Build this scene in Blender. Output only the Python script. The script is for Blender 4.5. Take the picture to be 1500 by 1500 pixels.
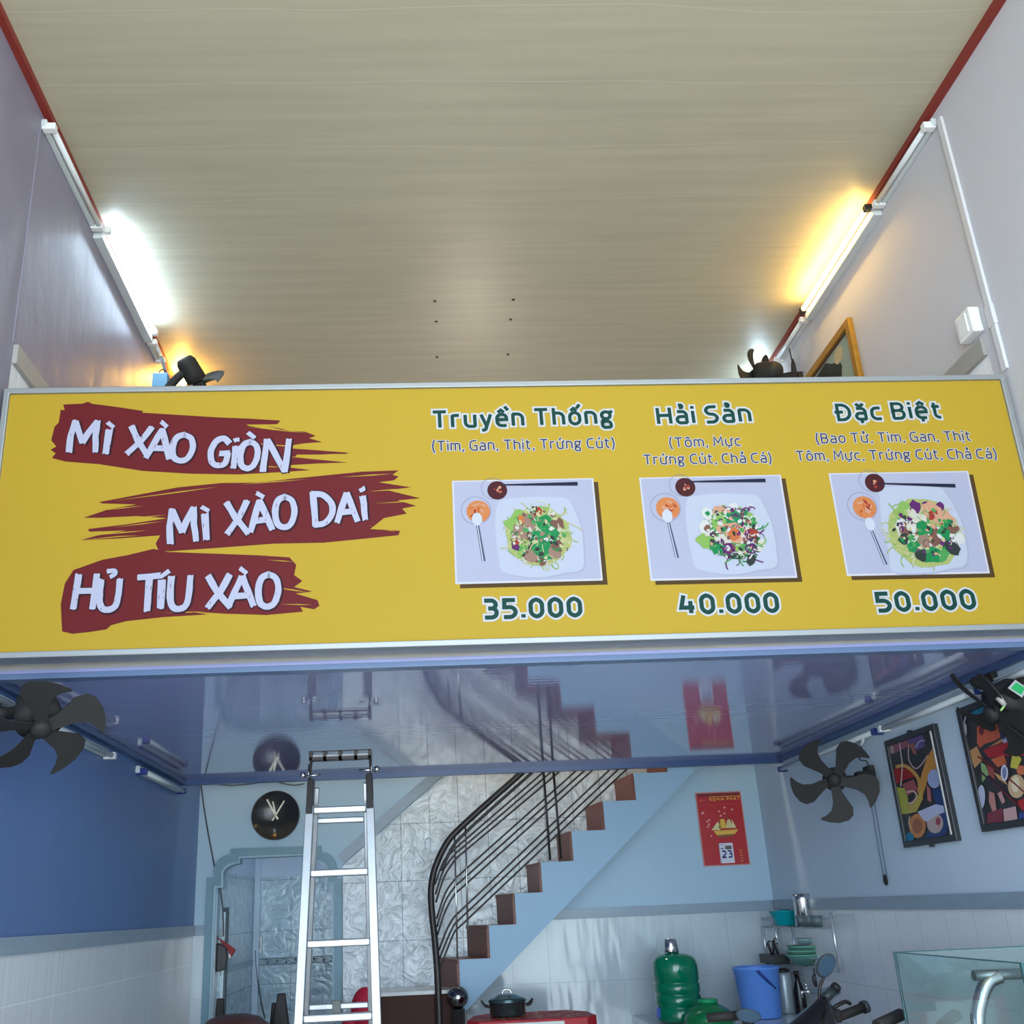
import bpy, bmesh, math, random
import numpy as np
from mathutils import Vector, Matrix

for o in list(bpy.data.objects):
    bpy.data.objects.remove(o)
SC = bpy.context.scene
COL = SC.collection

# ------------------------------------------------------------------ camera
W = 4.0
F = 1394.09
YAW, PIT, ROL = 0.04883, 0.332968, -0.044233
CAM = Vector((1.566414, 0.0, 1.6))
PX, PY = 750 - 77.41, 750 + 100.37
fw = Vector((math.sin(YAW) * math.cos(PIT), math.cos(YAW) * math.cos(PIT), math.sin(PIT)))
r0 = Vector((math.cos(YAW), -math.sin(YAW), 0))
u0 = r0.cross(fw)
rt = math.cos(ROL) * r0 + math.sin(ROL) * u0
up = -math.sin(ROL) * r0 + math.cos(ROL) * u0
cd = bpy.data.cameras.new('camera')
cd.sensor_width = 36.0
cd.lens = F / 1500 * 36.0
cd.shift_x = 77.41 / 1500
cd.shift_y = 100.37 / 1500
cd.clip_start = 0.05
cam = bpy.data.objects.new('camera', cd)
COL.objects.link(cam)
m3 = Matrix((rt, up, -fw)).transposed()
cam.matrix_world = Matrix.Translation(CAM) @ m3.to_4x4()
SC.camera = cam

# ------------------------------------------------------------------ world, exposure
SC.view_settings.view_transform = 'Standard'
SC.view_settings.look = 'None'
SC.view_settings.gamma = 1.0
SC.view_settings.exposure = 0.0
SC.cycles.use_denoising = True
SC.cycles.max_bounces = 8
wd = bpy.data.worlds.new('sky')
SC.world = wd
wd.use_nodes = True
bg = wd.node_tree.nodes['Background']
# daylight from the street: bright facades and ground, a softer sky above
_wn, _wl = wd.node_tree.nodes, wd.node_tree.links
_tc = _wn.new('ShaderNodeTexCoord')
_sx = _wn.new('ShaderNodeSeparateXYZ')
_wl.new(_tc.outputs['Generated'], _sx.inputs[0])
_mr = _wn.new('ShaderNodeMapRange')
_mr.inputs['From Min'].default_value = -1.0
_mr.inputs['From Max'].default_value = 1.0
_wl.new(_sx.outputs['Z'], _mr.inputs['Value'])
_cr = _wn.new('ShaderNodeValToRGB')
_wl.new(_mr.outputs[0], _cr.inputs[0])
_e = _cr.color_ramp.elements
_e[0].position, _e[0].color = 0.20, (0.62, 0.66, 0.64, 1)
_e[1].position, _e[1].color = 0.78, (0.30, 0.335, 0.37, 1)
for _p, _c in ((0.40, (0.80, 0.86, 0.86, 1)), (0.50, (0.72, 0.90, 1.0, 1)), (0.58, (0.66, 0.84, 1.0, 1)), (0.66, (0.38, 0.43, 0.48, 1))):
    _n = _e.new(_p)
    _n.color = _c
_wl.new(_cr.outputs[0], bg.inputs[0])
bg.inputs[1].default_value = 8.2
E_COOL = 68.0      # lit tube by the left wall
E_WARM = 68.0      # lit tube by the right wall
E_BACK = 150.0      # two lit tubes at the rear of the upper room
E_STAIR = 170.0     # lamp up the stairwell


def ray(px, py):
    return (rt * ((px - PX) / F) - up * ((py - PY) / F) + fw)


def at_y(px, py, Y):
    d = ray(px, py)
    return CAM + d * ((Y - CAM.y) / d.y)


def at_x(px, py, X):
    d = ray(px, py)
    return CAM + d * ((X - CAM.x) / d.x)


def at_z(px, py, Z):
    d = ray(px, py)
    return CAM + d * ((Z - CAM.z) / d.z)


# room figures (metres)
YB = 6.929          # back wall
YE = 6.40           # rear edge of the mezzanine
ZC = 4.988          # ceiling
ZS = 2.480          # underside of the mezzanine
ZW, ZW2 = 1.574, 1.509
YF = -1.0           # open street front

# ------------------------------------------------------------------ materials
def lin(c):
    out = []
    for v in c:
        v = v / 255.0
        out.append(v / 12.92 if v <= 0.04045 else ((v + 0.055) / 1.055) ** 2.4)
    return tuple(out) + (1.0,)


MATS = {}


class NT:
    def __init__(s, m):
        s.t = m.node_tree
        s.b = s.t.nodes['Principled BSDF']

    def n(s, typ, **kw):
        nd = s.t.nodes.new(typ)
        for k, v in kw.items():
            if k.startswith('i_'):
                key = k[2:]
                key = int(key) if key.isdigit() else key.replace('_', ' ')
                nd.inputs[key].default_value = v
            else:
                setattr(nd, k, v)
        return nd

    def l(s, a, b):
        s.t.links.new(a, b)


def mat(name, rgb, rough=0.5, metal=0.0, spec=0.5, noise=0.0, nscale=8.0, stretch=(1, 1, 1), bump=0.0, bscale=40.0,
        coat=0.0, emit=None, estr=0.0, alpha=1.0, trans=0.0, ior=1.45):
    if name in MATS:
        return MATS[name]
    m = bpy.data.materials.new(name)
    m.use_nodes = True
    t = NT(m)
    c = lin(rgb)
    b = t.b
    b.inputs['Base Color'].default_value = c
    b.inputs['Roughness'].default_value = rough
    b.inputs['Metallic'].default_value = metal
    b.inputs['Specular IOR Level'].default_value = spec
    b.inputs['IOR'].default_value = ior
    b.inputs['Coat Weight'].default_value = coat
    b.inputs['Coat Roughness'].default_value = 0.05
    b.inputs['Transmission Weight'].default_value = trans
    b.inputs['Alpha'].default_value = alpha
    if emit:
        b.inputs['Emission Color'].default_value = lin(emit)
        b.inputs['Emission Strength'].default_value = estr
    co = t.n('ShaderNodeTexCoord')
    mp = t.n('ShaderNodeMapping')
    mp.inputs['Scale'].default_value = stretch
    t.l(co.outputs['Object'], mp.inputs[0])
    if noise > 0:
        nz = t.n('ShaderNodeTexNoise', i_Scale=nscale, i_Detail=5.0)
        t.l(mp.outputs[0], nz.inputs['Vector'])
        rp = t.n('ShaderNodeValToRGB')
        rp.color_ramp.elements[0].position = 0.3
        rp.color_ramp.elements[1].position = 0.7
        rp.color_ramp.elements[0].color = tuple(max(0, v * (1 - noise)) for v in c[:3]) + (1,)
        rp.color_ramp.elements[1].color = tuple(min(1, v * (1 + noise)) for v in c[:3]) + (1,)
        t.l(nz.outputs['Fac'], rp.inputs[0])
        t.l(rp.outputs[0], b.inputs['Base Color'])
    if bump > 0:
        nz2 = t.n('ShaderNodeTexNoise', i_Scale=bscale, i_Detail=4.0)
        t.l(mp.outputs[0], nz2.inputs['Vector'])
        bp = t.n('ShaderNodeBump', i_Strength=bump, i_Distance=0.01)
        t.l(nz2.outputs['Fac'], bp.inputs['Height'])
        t.l(bp.outputs[0], b.inputs['Normal'])
    MATS[name] = m
    return m


def tile_mat(name, rgb, grout, axes, w, h, rough=0.15, kind='plain', bump=0.3, off=(0, 0)):
    """wall tiles laid in object space; axes picks the two object axes along the wall"""
    m = bpy.data.materials.new(name)
    m.use_nodes = True
    t = NT(m)
    co = t.n('ShaderNodeTexCoord')
    sp = t.n('ShaderNodeSeparateXYZ')
    t.l(co.outputs['Object'], sp.inputs[0])
    cb = t.n('ShaderNodeCombineXYZ')
    t.l(sp.outputs[axes[0]], cb.inputs[0])
    t.l(sp.outputs[axes[1]], cb.inputs[1])
    ad = t.n('ShaderNodeVectorMath', operation='ADD')
    ad.inputs[1].default_value = (off[0], off[1], 0)
    t.l(cb.outputs[0], ad.inputs[0])
    br = t.n('ShaderNodeTexBrick')
    br.offset = 0.0
    br.squash = 1.0
    br.inputs['Scale'].default_value = 1.0
    br.inputs['Brick Width'].default_value = w
    br.inputs['Row Height'].default_value = h
    br.inputs['Mortar Size'].default_value = 0.0022
    br.inputs['Mortar Smooth'].default_value = 0.1
    c = lin(rgb)
    br.inputs['Color1'].default_value = c
    br.inputs['Color2'].default_value = tuple(v * 0.95 for v in c[:3]) + (1,)
    br.inputs['Mortar'].default_value = lin(grout)
    t.l(ad.outputs[0], br.inputs['Vector'])
    t.l(br.outputs['Color'], t.b.inputs['Base Color'])
    t.b.inputs['Roughness'].default_value = rough
    mp = t.n('ShaderNodeMapping')
    t.l(ad.outputs[0], mp.inputs[0])
    if kind == 'flower':
        nz = t.n('ShaderNodeTexNoise', i_Scale=9.0, i_Detail=3.0, i_Distortion=1.6)
        rp = t.n('ShaderNodeValToRGB')
        rp.color_ramp.elements[0].position, rp.color_ramp.elements[1].position = 0.38, 0.66
        rp.color_ramp.elements[0].color = (0.80, 0.83, 0.85, 1)
        rp.color_ramp.elements[1].color = (1.12, 1.12, 1.12, 1)
        t.l(nz.outputs['Fac'], rp.inputs[0])
        mm = t.n('ShaderNodeMix', data_type='RGBA', blend_type='MULTIPLY')
        mm.inputs[0].default_value = 1.0
        t.l(br.outputs['Color'], mm.inputs[6])
        t.l(rp.outputs[0], mm.inputs[7])
        t.l(mm.outputs[2], t.b.inputs['Base Color'])
    elif kind == 'streak':
        mp.inputs['Scale'].default_value = (28, 0.9, 1)
        nz = t.n('ShaderNodeTexNoise', i_Scale=1.6, i_Detail=3.0)
    else:
        mp.inputs['Scale'].default_value = (9, 2.0, 1)
        nz = t.n('ShaderNodeTexNoise', i_Scale=1.3, i_Detail=1.0)
    t.l(mp.outputs[0], nz.inputs['Vector'])
    bp1 = t.n('ShaderNodeBump', i_Strength=bump, i_Distance=0.02)
    t.l(nz.outputs['Fac'], bp1.inputs['Height'])
    bp2 = t.n('ShaderNodeBump', i_Strength=0.5, i_Distance=0.002)
    bp2.invert = True
    t.l(br.outputs['Fac'], bp2.inputs['Height'])
    t.l(bp1.outputs[0], bp2.inputs['Normal'])
    t.l(bp2.outputs[0], t.b.inputs['Normal'])
    MATS[name] = m
    return m


def panel_mat(name, rgb, seam, pitch, rough, seamw, wav, bump=0.0, spec=0.5, grain=0.06, coat=0.0):
    """PVC ceiling panels running along X"""
    m = bpy.data.materials.new(name)
    m.use_nodes = True
    t = NT(m)
    co = t.n('ShaderNodeTexCoord')
    sp = t.n('ShaderNodeSeparateXYZ')
    t.l(co.outputs['Object'], sp.inputs[0])
    nz = t.n('ShaderNodeTexNoise', i_Scale=0.9, i_Detail=1.0)
    t.l(co.outputs['Object'], nz.inputs['Vector'])
    a = t.n('ShaderNodeMath', operation='MULTIPLY_ADD')
    t.l(nz.outputs['Fac'], a.inputs[0])
    a.inputs[1].default_value = wav
    t.l(sp.outputs['Y'], a.inputs[2])
    md = t.n('ShaderNodeMath', operation='PINGPONG')
    t.l(a.outputs[0], md.inputs[0])
    md.inputs[1].default_value = pitch / 2
    cmpn = t.n('ShaderNodeMath', operation='LESS_THAN')
    t.l(md.outputs[0], cmpn.inputs[0])
    cmpn.inputs[1].default_value = seamw
    mp = t.n('ShaderNodeMapping')
    mp.inputs['Scale'].default_value = (0.5, 9.0, 1)
    t.l(co.outputs['Object'], mp.inputs[0])
    gz = t.n('ShaderNodeTexNoise', i_Scale=2.0, i_Detail=4.0)
    t.l(mp.outputs[0], gz.inputs['Vector'])
    rp = t.n('ShaderNodeValToRGB')
    c = lin(rgb)
    rp.color_ramp.elements[0].position = 0.3
    rp.color_ramp.elements[1].position = 0.7
    rp.color_ramp.elements[0].color = tuple(v * (1 - grain) for v in c[:3]) + (1,)
    rp.color_ramp.elements[1].color = tuple(min(1, v * (1 + grain)) for v in c[:3]) + (1,)
    t.l(gz.outputs['Fac'], rp.inputs[0])
    mx = t.n('ShaderNodeMix', data_type='RGBA')
    t.l(cmpn.outputs[0], mx.inputs[0])
    t.l(rp.outputs[0], mx.inputs[6])
    mx.inputs[7].default_value = lin(seam)
    t.l(mx.outputs[2], t.b.inputs['Base Color'])
    t.b.inputs['Roughness'].default_value = rough
    t.b.inputs['Specular IOR Level'].default_value = spec
    t.b.inputs['Coat Weight'].default_value = coat
    t.b.inputs['Coat Roughness'].default_value = 0.02
    if bump > 0:
        sn = t.n('ShaderNodeMath', operation='SINE')
        ml = t.n('ShaderNodeMath', operation='MULTIPLY')
        t.l(a.outputs[0], ml.inputs[0])
        ml.inputs[1].default_value = 2 * math.pi / 0.05
        t.l(ml.outputs[0], sn.inputs[0])
        bp = t.n('ShaderNodeBump', i_Strength=bump, i_Distance=0.001)
        t.l(sn.outputs[0], bp.inputs['Height'])
        t.l(bp.outputs[0], t.b.inputs['Normal'])
        t.l(bp.outputs[0], t.b.inputs['Coat Normal'])
    MATS[name] = m
    return m


# ------------------------------------------------------------------ mesh helpers
class MB:
    def __init__(s):
        s.v = []
        s.f = []
        s.mi = []
        s.sm = []

    def add(s, vs, fs, mi=0, smooth=False):
        b = len(s.v)
        s.v += [tuple(v) for v in vs]
        for f in fs:
            s.f.append(tuple(b + i for i in f))
            s.mi.append(mi)
            s.sm.append(smooth)
        return s

    def quad(s, a, b, c, d, mi=0):
        return s.add([a, b, c, d], [(0, 1, 2, 3)], mi)

    def poly(s, pts, mi=0):
        return s.add(pts, [tuple(range(len(pts)))], mi)

    def box(s, lo, hi, mi=0):
        x0, y0, z0 = lo
        x1, y1, z1 = hi
        vs = [(x0, y0, z0), (x1, y0, z0), (x1, y1, z0), (x0, y1, z0), (x0, y0, z1), (x1, y0, z1), (x1, y1, z1), (x0, y1, z1)]
        return s.add(vs, [(0, 3, 2, 1), (4, 5, 6, 7), (0, 1, 5, 4), (1, 2, 6, 5), (2, 3, 7, 6), (3, 0, 4, 7)], mi)

    def bar(s, a, b, w, h, upv=(0, 0, 1), mi=0):
        """rectangular bar from a to b, w across, h along upv"""
        a = Vector(a)
        b = Vector(b)
        d = (b - a).normalized()
        u = Vector(upv)
        u = (u - d * u.dot(d))
        if u.length < 1e-4:
            u = Vector((0, 1, 0)) - d * d.y
        u.normalize()
        r = d.cross(u)
        vs = []
        for p in (a, b):
            for i, j in ((-1, -1), (1, -1), (1, 1), (-1, 1)):
                vs.append(p + r * (i * w / 2) + u * (j * h / 2))
        return s.add(vs, [(3, 2, 1, 0), (4, 5, 6, 7), (0, 1, 5, 4), (1, 2, 6, 5), (2, 3, 7, 6), (3, 0, 4, 7)], mi)

    def tube(s, pts, r, n=10, mi=0, caps=True):
        pts = [Vector(p) for p in pts]
        rr = r if isinstance(r, (list, tuple)) else [r] * len(pts)
        rings = []
        t0 = (pts[1] - pts[0]).normalized()
        ref = Vector((0, 0, 1)) if abs(t0.z) < 0.9 else Vector((1, 0, 0))
        nx = (ref - t0 * ref.dot(t0)).normalized()
        vs = []
        for i, p in enumerate(pts):
            if i == 0:
                t = pts[1] - pts[0]
            elif i == len(pts) - 1:
                t = pts[-1] - pts[-2]
            else:
                t = (pts[i + 1] - p).normalized() + (p - pts[i - 1]).normalized()
            t.normalize()
            nx = (nx - t * nx.dot(t)).normalized()
            ny = t.cross(nx)
            for k in range(n):
                a = 2 * math.pi * k / n
                vs.append(p + (nx * math.cos(a) + ny * math.sin(a)) * rr[i])
        fs = []
        for i in range(len(pts) - 1):
            for k in range(n):
                k2 = (k + 1) % n
                fs.append((i * n + k, i * n + k2, (i + 1) * n + k2, (i + 1) * n + k))
        s.add(vs, fs, mi, True)
        if caps:
            m = len(pts) - 1
            s.add(vs[:n], [tuple(reversed(range(n)))], mi)
            s.add(vs[m * n:], [tuple(range(n))], mi)
        return s

    def lathe(s, c, prof, n=32, axis=(0, 0, 1), mi=0, sx=1.0):
        """prof = [(radius, height)...] about axis through c"""
        c = Vector(c)
        ax = Vector(axis).normalized()
        ref = Vector((1, 0, 0)) if abs(ax.x) < 0.9 else Vector((0, 1, 0))
        e1 = (ref - ax * ref.dot(ax)).normalized()
        e2 = ax.cross(e1)
        vs = []
        for (r, h) in prof:
            for k in range(n):
                a = 2 * math.pi * k / n
                vs.append(c + ax * h + e1 * (r * math.cos(a) * sx) + e2 * (r * math.sin(a)))
        fs = []
        for i in range(len(prof) - 1):
            for k in range(n):
                k2 = (k + 1) % n
                fs.append((i * n + k, i * n + k2, (i + 1) * n + k2, (i + 1) * n + k))
        s.add(vs, fs, mi, True)
        if prof[0][0] > 1e-4:
            s.add(vs[:n], [tuple(reversed(range(n)))], mi)
        if prof[-1][0] > 1e-4:
            s.add(vs[-n:], [tuple(range(n))], mi)
        return s

    def ball(s, c, r, n=20, m=12, sc=(1, 1, 1), mi=0):
        vs = []
        fs = []
        for i in range(m + 1):
            th = math.pi * i / m
            for k in range(n):
                a = 2 * math.pi * k / n
                vs.append((c[0] + r * sc[0] * math.sin(th) * math.cos(a), c[1] + r * sc[1] * math.sin(th) * math.sin(a),
                           c[2] + r * sc[2] * math.cos(th)))
        for i in range(m):
            for k in range(n):
                k2 = (k + 1) % n
                fs.append((i * n + k, (i + 1) * n + k, (i + 1) * n + k2, i * n + k2))
        return s.add(vs, fs, mi, True)

    def prism(s, pts, ext, mi=0):
        """closed outline (3D points, planar) extruded by vector ext"""
        ext = Vector(ext)
        n = len(pts)
        a = [Vector(p) for p in pts]
        b = [p + ext for p in a]
        fs = [tuple(range(n)), tuple(reversed(range(n, 2 * n)))]
        for i in range(n):
            j = (i + 1) % n
            fs.append((j, i, n + i, n + j))
        return s.add(a + b, fs, mi)

    def ring(s, outer, inner, ext, mi=0):
        """two outlines with the same number of points: frame between them, extruded"""
        ext = Vector(ext)
        n = len(outer)
        o = [Vector(p) for p in outer]
        i_ = [Vector(p) for p in inner]
        vs = o + i_ + [p + ext for p in o] + [p + ext for p in i_]
        fs = []
        for k in range(n):
            j = (k + 1) % n
            fs += [(k, j, n + j, n + k), (2 * n + j, 2 * n + k, 3 * n + k, 3 * n + j), (j, k, 2 * n + k, 2 * n + j),
                   (n + k, n + j, 3 * n + j, 3 * n + k)]
        return s.add(vs, fs, mi)

    def build(s, name, mats, parent=None, bevel=0.0, fix=True, weld=True):
        me = bpy.data.meshes.new(name)
        me.from_pydata(s.v, [], s.f)
        if not isinstance(mats, (list, tuple)):
            mats = [mats]
        for m in mats:
            me.materials.append(m)
        me.polygons.foreach_set('material_index', s.mi)
        me.polygons.foreach_set('use_smooth', s.sm)
        if fix:
            bm = bmesh.new()
            bm.from_mesh(me)
            if weld:
                bmesh.ops.remove_doubles(bm, verts=bm.verts, dist=1e-6)
            bmesh.ops.recalc_face_normals(bm, faces=bm.faces)
            bm.to_mesh(me)
            bm.free()
        me.update()
        o = bpy.data.objects.new(name, me)
        COL.objects.link(o)
        if parent is not None:
            o.parent = parent
            pm = Matrix.LocRotScale(parent.location, parent.rotation_euler, parent.scale)
            if parent.parent is not None:
                pm = Matrix.Identity(4)  # parts hold world coordinates under their thing
                o.matrix_parent_inverse = Matrix.Identity(4)
                # parent part sits at its thing's frame with world coordinates already compensated
                o.matrix_parent_inverse = Matrix.Identity(4)
            else:
                o.matrix_parent_inverse = pm.inverted()
        if bevel > 0:
            md = o.modifiers.new('bevel', 'BEVEL')
            md.width = bevel
            md.segments = 2
            md.limit_method = 'ANGLE'
        return o


def thing(name, label, cat, loc, group=None):
    o = bpy.data.objects.new(name, None)
    o.empty_display_size = 0.1
    COL.objects.link(o)
    o.location = loc
    o['label'] = label
    o['category'] = cat
    if group:
        o['group'] = group
    return o


def tag(o, label, cat, group=None):
    o['label'] = label
    o['category'] = cat
    if group:
        o['group'] = group
    return o


def struct(o):
    o['kind'] = 'structure'
    return o


def lerp(a, b, t):
    return a + (b - a) * t


# ------------------------------------------------------------------ palette
M_UPL = mat('paint lilac grey', (132, 128, 146), 0.42, noise=0.10, nscale=3.0, stretch=(1, 1, 0.5), bump=0.6, bscale=7)
M_UPR = mat('paint pale grey', (192, 192, 198), 0.6, bump=0.04, bscale=30)
M_NAVY = mat('paint navy', (82, 112, 164), 0.35, noise=0.06, nscale=2.0, bump=0.05, bscale=14)
M_BLUE = mat('paint pale blue', (168, 194, 212), 0.55, noise=0.03, nscale=2.0)
M_BLUER = mat('paint grey blue', (196, 212, 226), 0.55, noise=0.03, nscale=2.0)
M_TILE_B = tile_mat('white tile back', (186, 196, 202), (165, 178, 188), ('X', 'Z'), 0.25, 0.40, 0.12, 'plain', 0.25, (0.1, 0.09))
M_TILE_R = tile_mat('white tile right', (230, 232, 234), (200, 206, 210), ('Y', 'Z'), 0.25, 0.40, 0.16, 'streak', 0.10, (0.1, 0.09))
M_TILE_L = tile_mat('white tile left', (218, 220, 224), (238, 240, 242), ('Y', 'Z'), 0.50, 0.40, 0.14, 'streak', 0.14, (0.1, 0.27))
M_TILE_F = tile_mat('flower tile', (205, 212, 216), (120, 130, 136), ('X', 'Z'), 0.205, 0.385, 0.07, 'flower', 0.7, (0.02, 0.12))
M_TILE_A = tile_mat('alcove tile', (172, 192, 202), (110, 126, 136), ('X', 'Z'), 0.26, 0.40, 0.10, 'flower', 0.30, (0.05, 0.1))
M_TILE_AS = tile_mat('alcove side tile', (172, 192, 202), (110, 126, 136), ('Y', 'Z'), 0.26, 0.40, 0.10, 'flower', 0.30, (0.05, 0.1))
M_BAND = mat('grey trim', (140, 156, 170), 0.3, noise=0.06, nscale=6, stretch=(1, 1, 4))
M_BANDU = mat('upper trim', (152, 150, 146), 0.4, noise=0.05)
M_RED = mat('red cornice', (128, 44, 36), 0.5)
M_CEIL = panel_mat('ceiling panels', (178, 173, 152), (188, 184, 164), 0.36, 0.38, 0.0022, 0.10, 0.0, 0.4, 0.07)
M_SOFF = panel_mat('soffit panels', (150, 154, 200), (138, 144, 190), 0.25, 0.06, 0.0015, 0.03, 0.05, 0.9, 0.02, 0.6)
M_SOFFT = mat('soffit moulding', (58, 82, 128), 0.3)
M_FLOOR = tile_mat('floor tile', (190, 186, 178), (140, 138, 132), ('X', 'Y'), 0.6, 0.6, 0.2, 'plain', 0.02)
M_WHITEPL = mat('white plastic', (226, 228, 228), 0.35)
M_ALU = mat('aluminium', (182, 186, 190), 0.38, 0.85, noise=0.05, nscale=20)
M_ALUF = mat('frame aluminium', (150, 153, 155), 0.45, 0.5)
M_STEEL = mat('stainless steel', (205, 205, 205), 0.16, 1.0)
M_BLACK = mat('black plastic', (44, 43, 43), 0.45)
M_BLKM = mat('black metal', (52, 47, 46), 0.4, 0.3)
M_YEL = mat('sign yellow', (161, 133, 39), 0.6, spec=0.2, noise=0.015, nscale=1.2)
M_MAROON = mat('sign maroon', (89, 22, 26), 0.6, spec=0.2)
M_SWHITE = mat('sign white', (169, 169, 173), 0.6, spec=0.2)
M_SGREEN = mat('sign green', (9, 53, 47), 0.6, spec=0.2)
M_SNAVY = mat('sign navy', (41, 41, 70), 0.6, spec=0.2)
M_SDARK = mat('sign dark', (42, 16, 27), 0.6, spec=0.2)


def emit_mat(name, rgb, s):
    m = bpy.data.materials.new(name)
    m.use_nodes = True
    t = m.node_tree
    t.nodes.remove(t.nodes['Principled BSDF'])
    e = t.nodes.new('ShaderNodeEmission')
    e.inputs[0].default_value = lin(rgb)
    e.inputs[1].default_value = s
    t.links.new(e.outputs[0], t.nodes['Material Output'].inputs[0])
    MATS[name] = m
    return m


# ------------------------------------------------------------------ structure
def slab(name, lo, hi, m):
    return struct(MB().box(lo, hi).build(name, m))


slab('floor', (-0.1, YF, -0.1), (W + 0.1, YB + 2.2, 0.0), M_FLOOR)
slab('ceiling', (-0.1, YF, ZC), (W + 0.1, YB + 0.1, ZC + 0.1), M_CEIL)
# dado of the upper floor
dl = at_x(20, 506, 0.0)
dl2 = at_x(20, 528, 0.0)
dr = at_x(1441, 493, W)
dr2 = at_x(1443.5, 511, W)
ZD = (dl.z + dr.z) / 2
YDL, YDR = dl.y, dr.y
DB = 0.085


def side_wall(name, x, s, mats, YD):
    """x = inner face, s = +1 towards outside; stacked zones of tile, paint, upper paint, upper tile"""
    b = MB()
    def zone(y0, y1, z0, z1, mi):
        xs = sorted((x, x + s * 0.1))
        b.box((xs[0], y0, z0), (xs[1], y1, z1), mi)
    zone(YF, YB, 0, ZW2, 0)
    zone(YF, YB, ZW2, ZS + 0.06, 1)
    zone(YF, YD, ZS + 0.06, ZC, 2)
    zone(YD, YB, ZS + 0.06, ZD, 3)
    zone(YD, YB, ZD, ZC, 2)
    return struct(b.build(name, mats, weld=False))


side_wall('wall_left', 0.0, -1, [M_TILE_L, M_NAVY, M_UPL, M_TILE_L], YDL)
side_wall('wall_right', W, 1, [M_TILE_R, M_BLUER, M_UPR, M_TILE_R], YDR)

# back wall with the doorway
DOORL = at_y(318, 1330, YB).x
DOORR = at_y(489, 1330, YB).x
DOORT = at_y(400, 1252, YB).z
b = MB()
for (x0, x1, z0, z1, mi) in ((0, DOORL, 0, ZW2, 1), (0, DOORL, ZW2, 2.7, 0), (DOORL, DOORR, DOORT, 2.7, 0), (DOORL, at_y(332, 1330, YB).x, at_y(332, 1268, YB).z, DOORT, 0), (at_y(474, 1330, YB).x, DOORR, at_y(474, 1265, YB).z, DOORT, 0), (DOORR, W, 0, ZW2, 1), (DOORR, W, ZW2, 2.7, 0), (0, W, 2.7, ZC, 2)):
    b.box((x0, YB, z0), (x1, YB + 0.1, z1), mi)
struct(b.build('wall_back', [M_BLUE, M_TILE_B, M_UPR], weld=False))
# small room seen through the doorway
AY = 8.35
ax0 = at_y(372, 1350, AY).x
b = MB()
b.box((ax0 - 0.1, AY, 0), (DOORR + 0.6, AY + 0.1, at_y(420, 1284, AY).z), 0)
b.box((ax0 - 0.1, AY, at_y(420, 1284, AY).z), (DOORR + 0.6, AY + 0.1, 2.7), 1)
struct(b.build('wall_rear_room_back', [M_TILE_A, M_BLUER], weld=False))
b = MB()
zt_ = at_y(420, 1284, AY).z
b.box((ax0 - 0.1, YB + 0.1, 0), (ax0, AY, zt_), 0)
b.box((ax0 - 0.1, YB + 0.1, zt_), (ax0, AY, 2.7), 1)
struct(b.build('wall_rear_room_left', [M_TILE_AS, M_BLUER], weld=False))
slab('wall_rear_room_right', (DOORR + 0.5, YB + 0.1, 0), (DOORR + 0.6, AY, 2.7), M_BLUER)
slab('ceiling_rear_room', (ax0 - 0.1, YB + 0.1, 2.7), (DOORR + 0.6, AY + 0.1, 2.75), M_BLUER)

# mezzanine
SIGN_Y = 3.30
b = MB()
b.box((0, SIGN_Y + 0.14, ZS), (W, YE, ZS + 0.012), 0)
b.box((0, SIGN_Y + 0.14, ZS + 0.012), (W, YE, ZS + 0.16), 1)
struct(b.build('ceiling_mezzanine_underside', [M_SOFF, M_BANDU], weld=False))
tr = 1


def trim(lo, hi, m, bevel=0.0):
    global tr
    o = struct(MB().box(lo, hi).build('trim_%d' % tr, m, bevel=bevel))
    tr += 1
    return o


# moulding round the mezzanine underside
trim((0.0, YE - 0.035, ZS - 0.035), (W, YE + 0.012, ZS), M_SOFFT)
trim((0.0, SIGN_Y + 0.14, ZS - 0.03), (0.035, YE - 0.035, ZS), M_SOFFT, 0.004)
trim((W - 0.035, SIGN_Y + 0.14, ZS - 0.03), (W, YE - 0.035, ZS), M_SOFFT, 0.004)
trim((0.035, SIGN_Y + 0.145, ZS - 0.02), (W - 0.035, SIGN_Y + 0.20, ZS), mat('front moulding', (96, 116, 150), 0.3))
# dado bands
trim((0.0, YF, ZW2), (0.015, YB, ZW), M_BAND)
trim((W - 0.015, YF, ZW2), (W, YB, ZW), M_BAND)
xl_ = at_y(302, 1360, YB).x
trim((0.015, YB - 0.015, ZW2), (xl_, YB, ZW), M_BAND)
trim((at_y(790, 1345, YB).x, YB - 0.015, ZW2), (W - 0.015, YB, ZW), M_BAND)
trim((0.0, YDL, ZD - DB), (0.02, YB, ZD), M_BANDU)
trim((W - 0.02, YDR, ZD - DB), (W, YB, ZD), M_BANDU)
# red cornices
trim((0.0, YF, ZC - 0.035), (0.03, YB, ZC), M_RED)
trim((W - 0.03, YF, ZC - 0.035), (W, YB, ZC), M_RED)
# seam strip on the upper left wall
sl = at_x(29, 420, 0.0)
trim((0.0, sl.y - 0.004, ZD), (0.004, sl.y + 0.004, ZC - 0.09), M_UPL)

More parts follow.
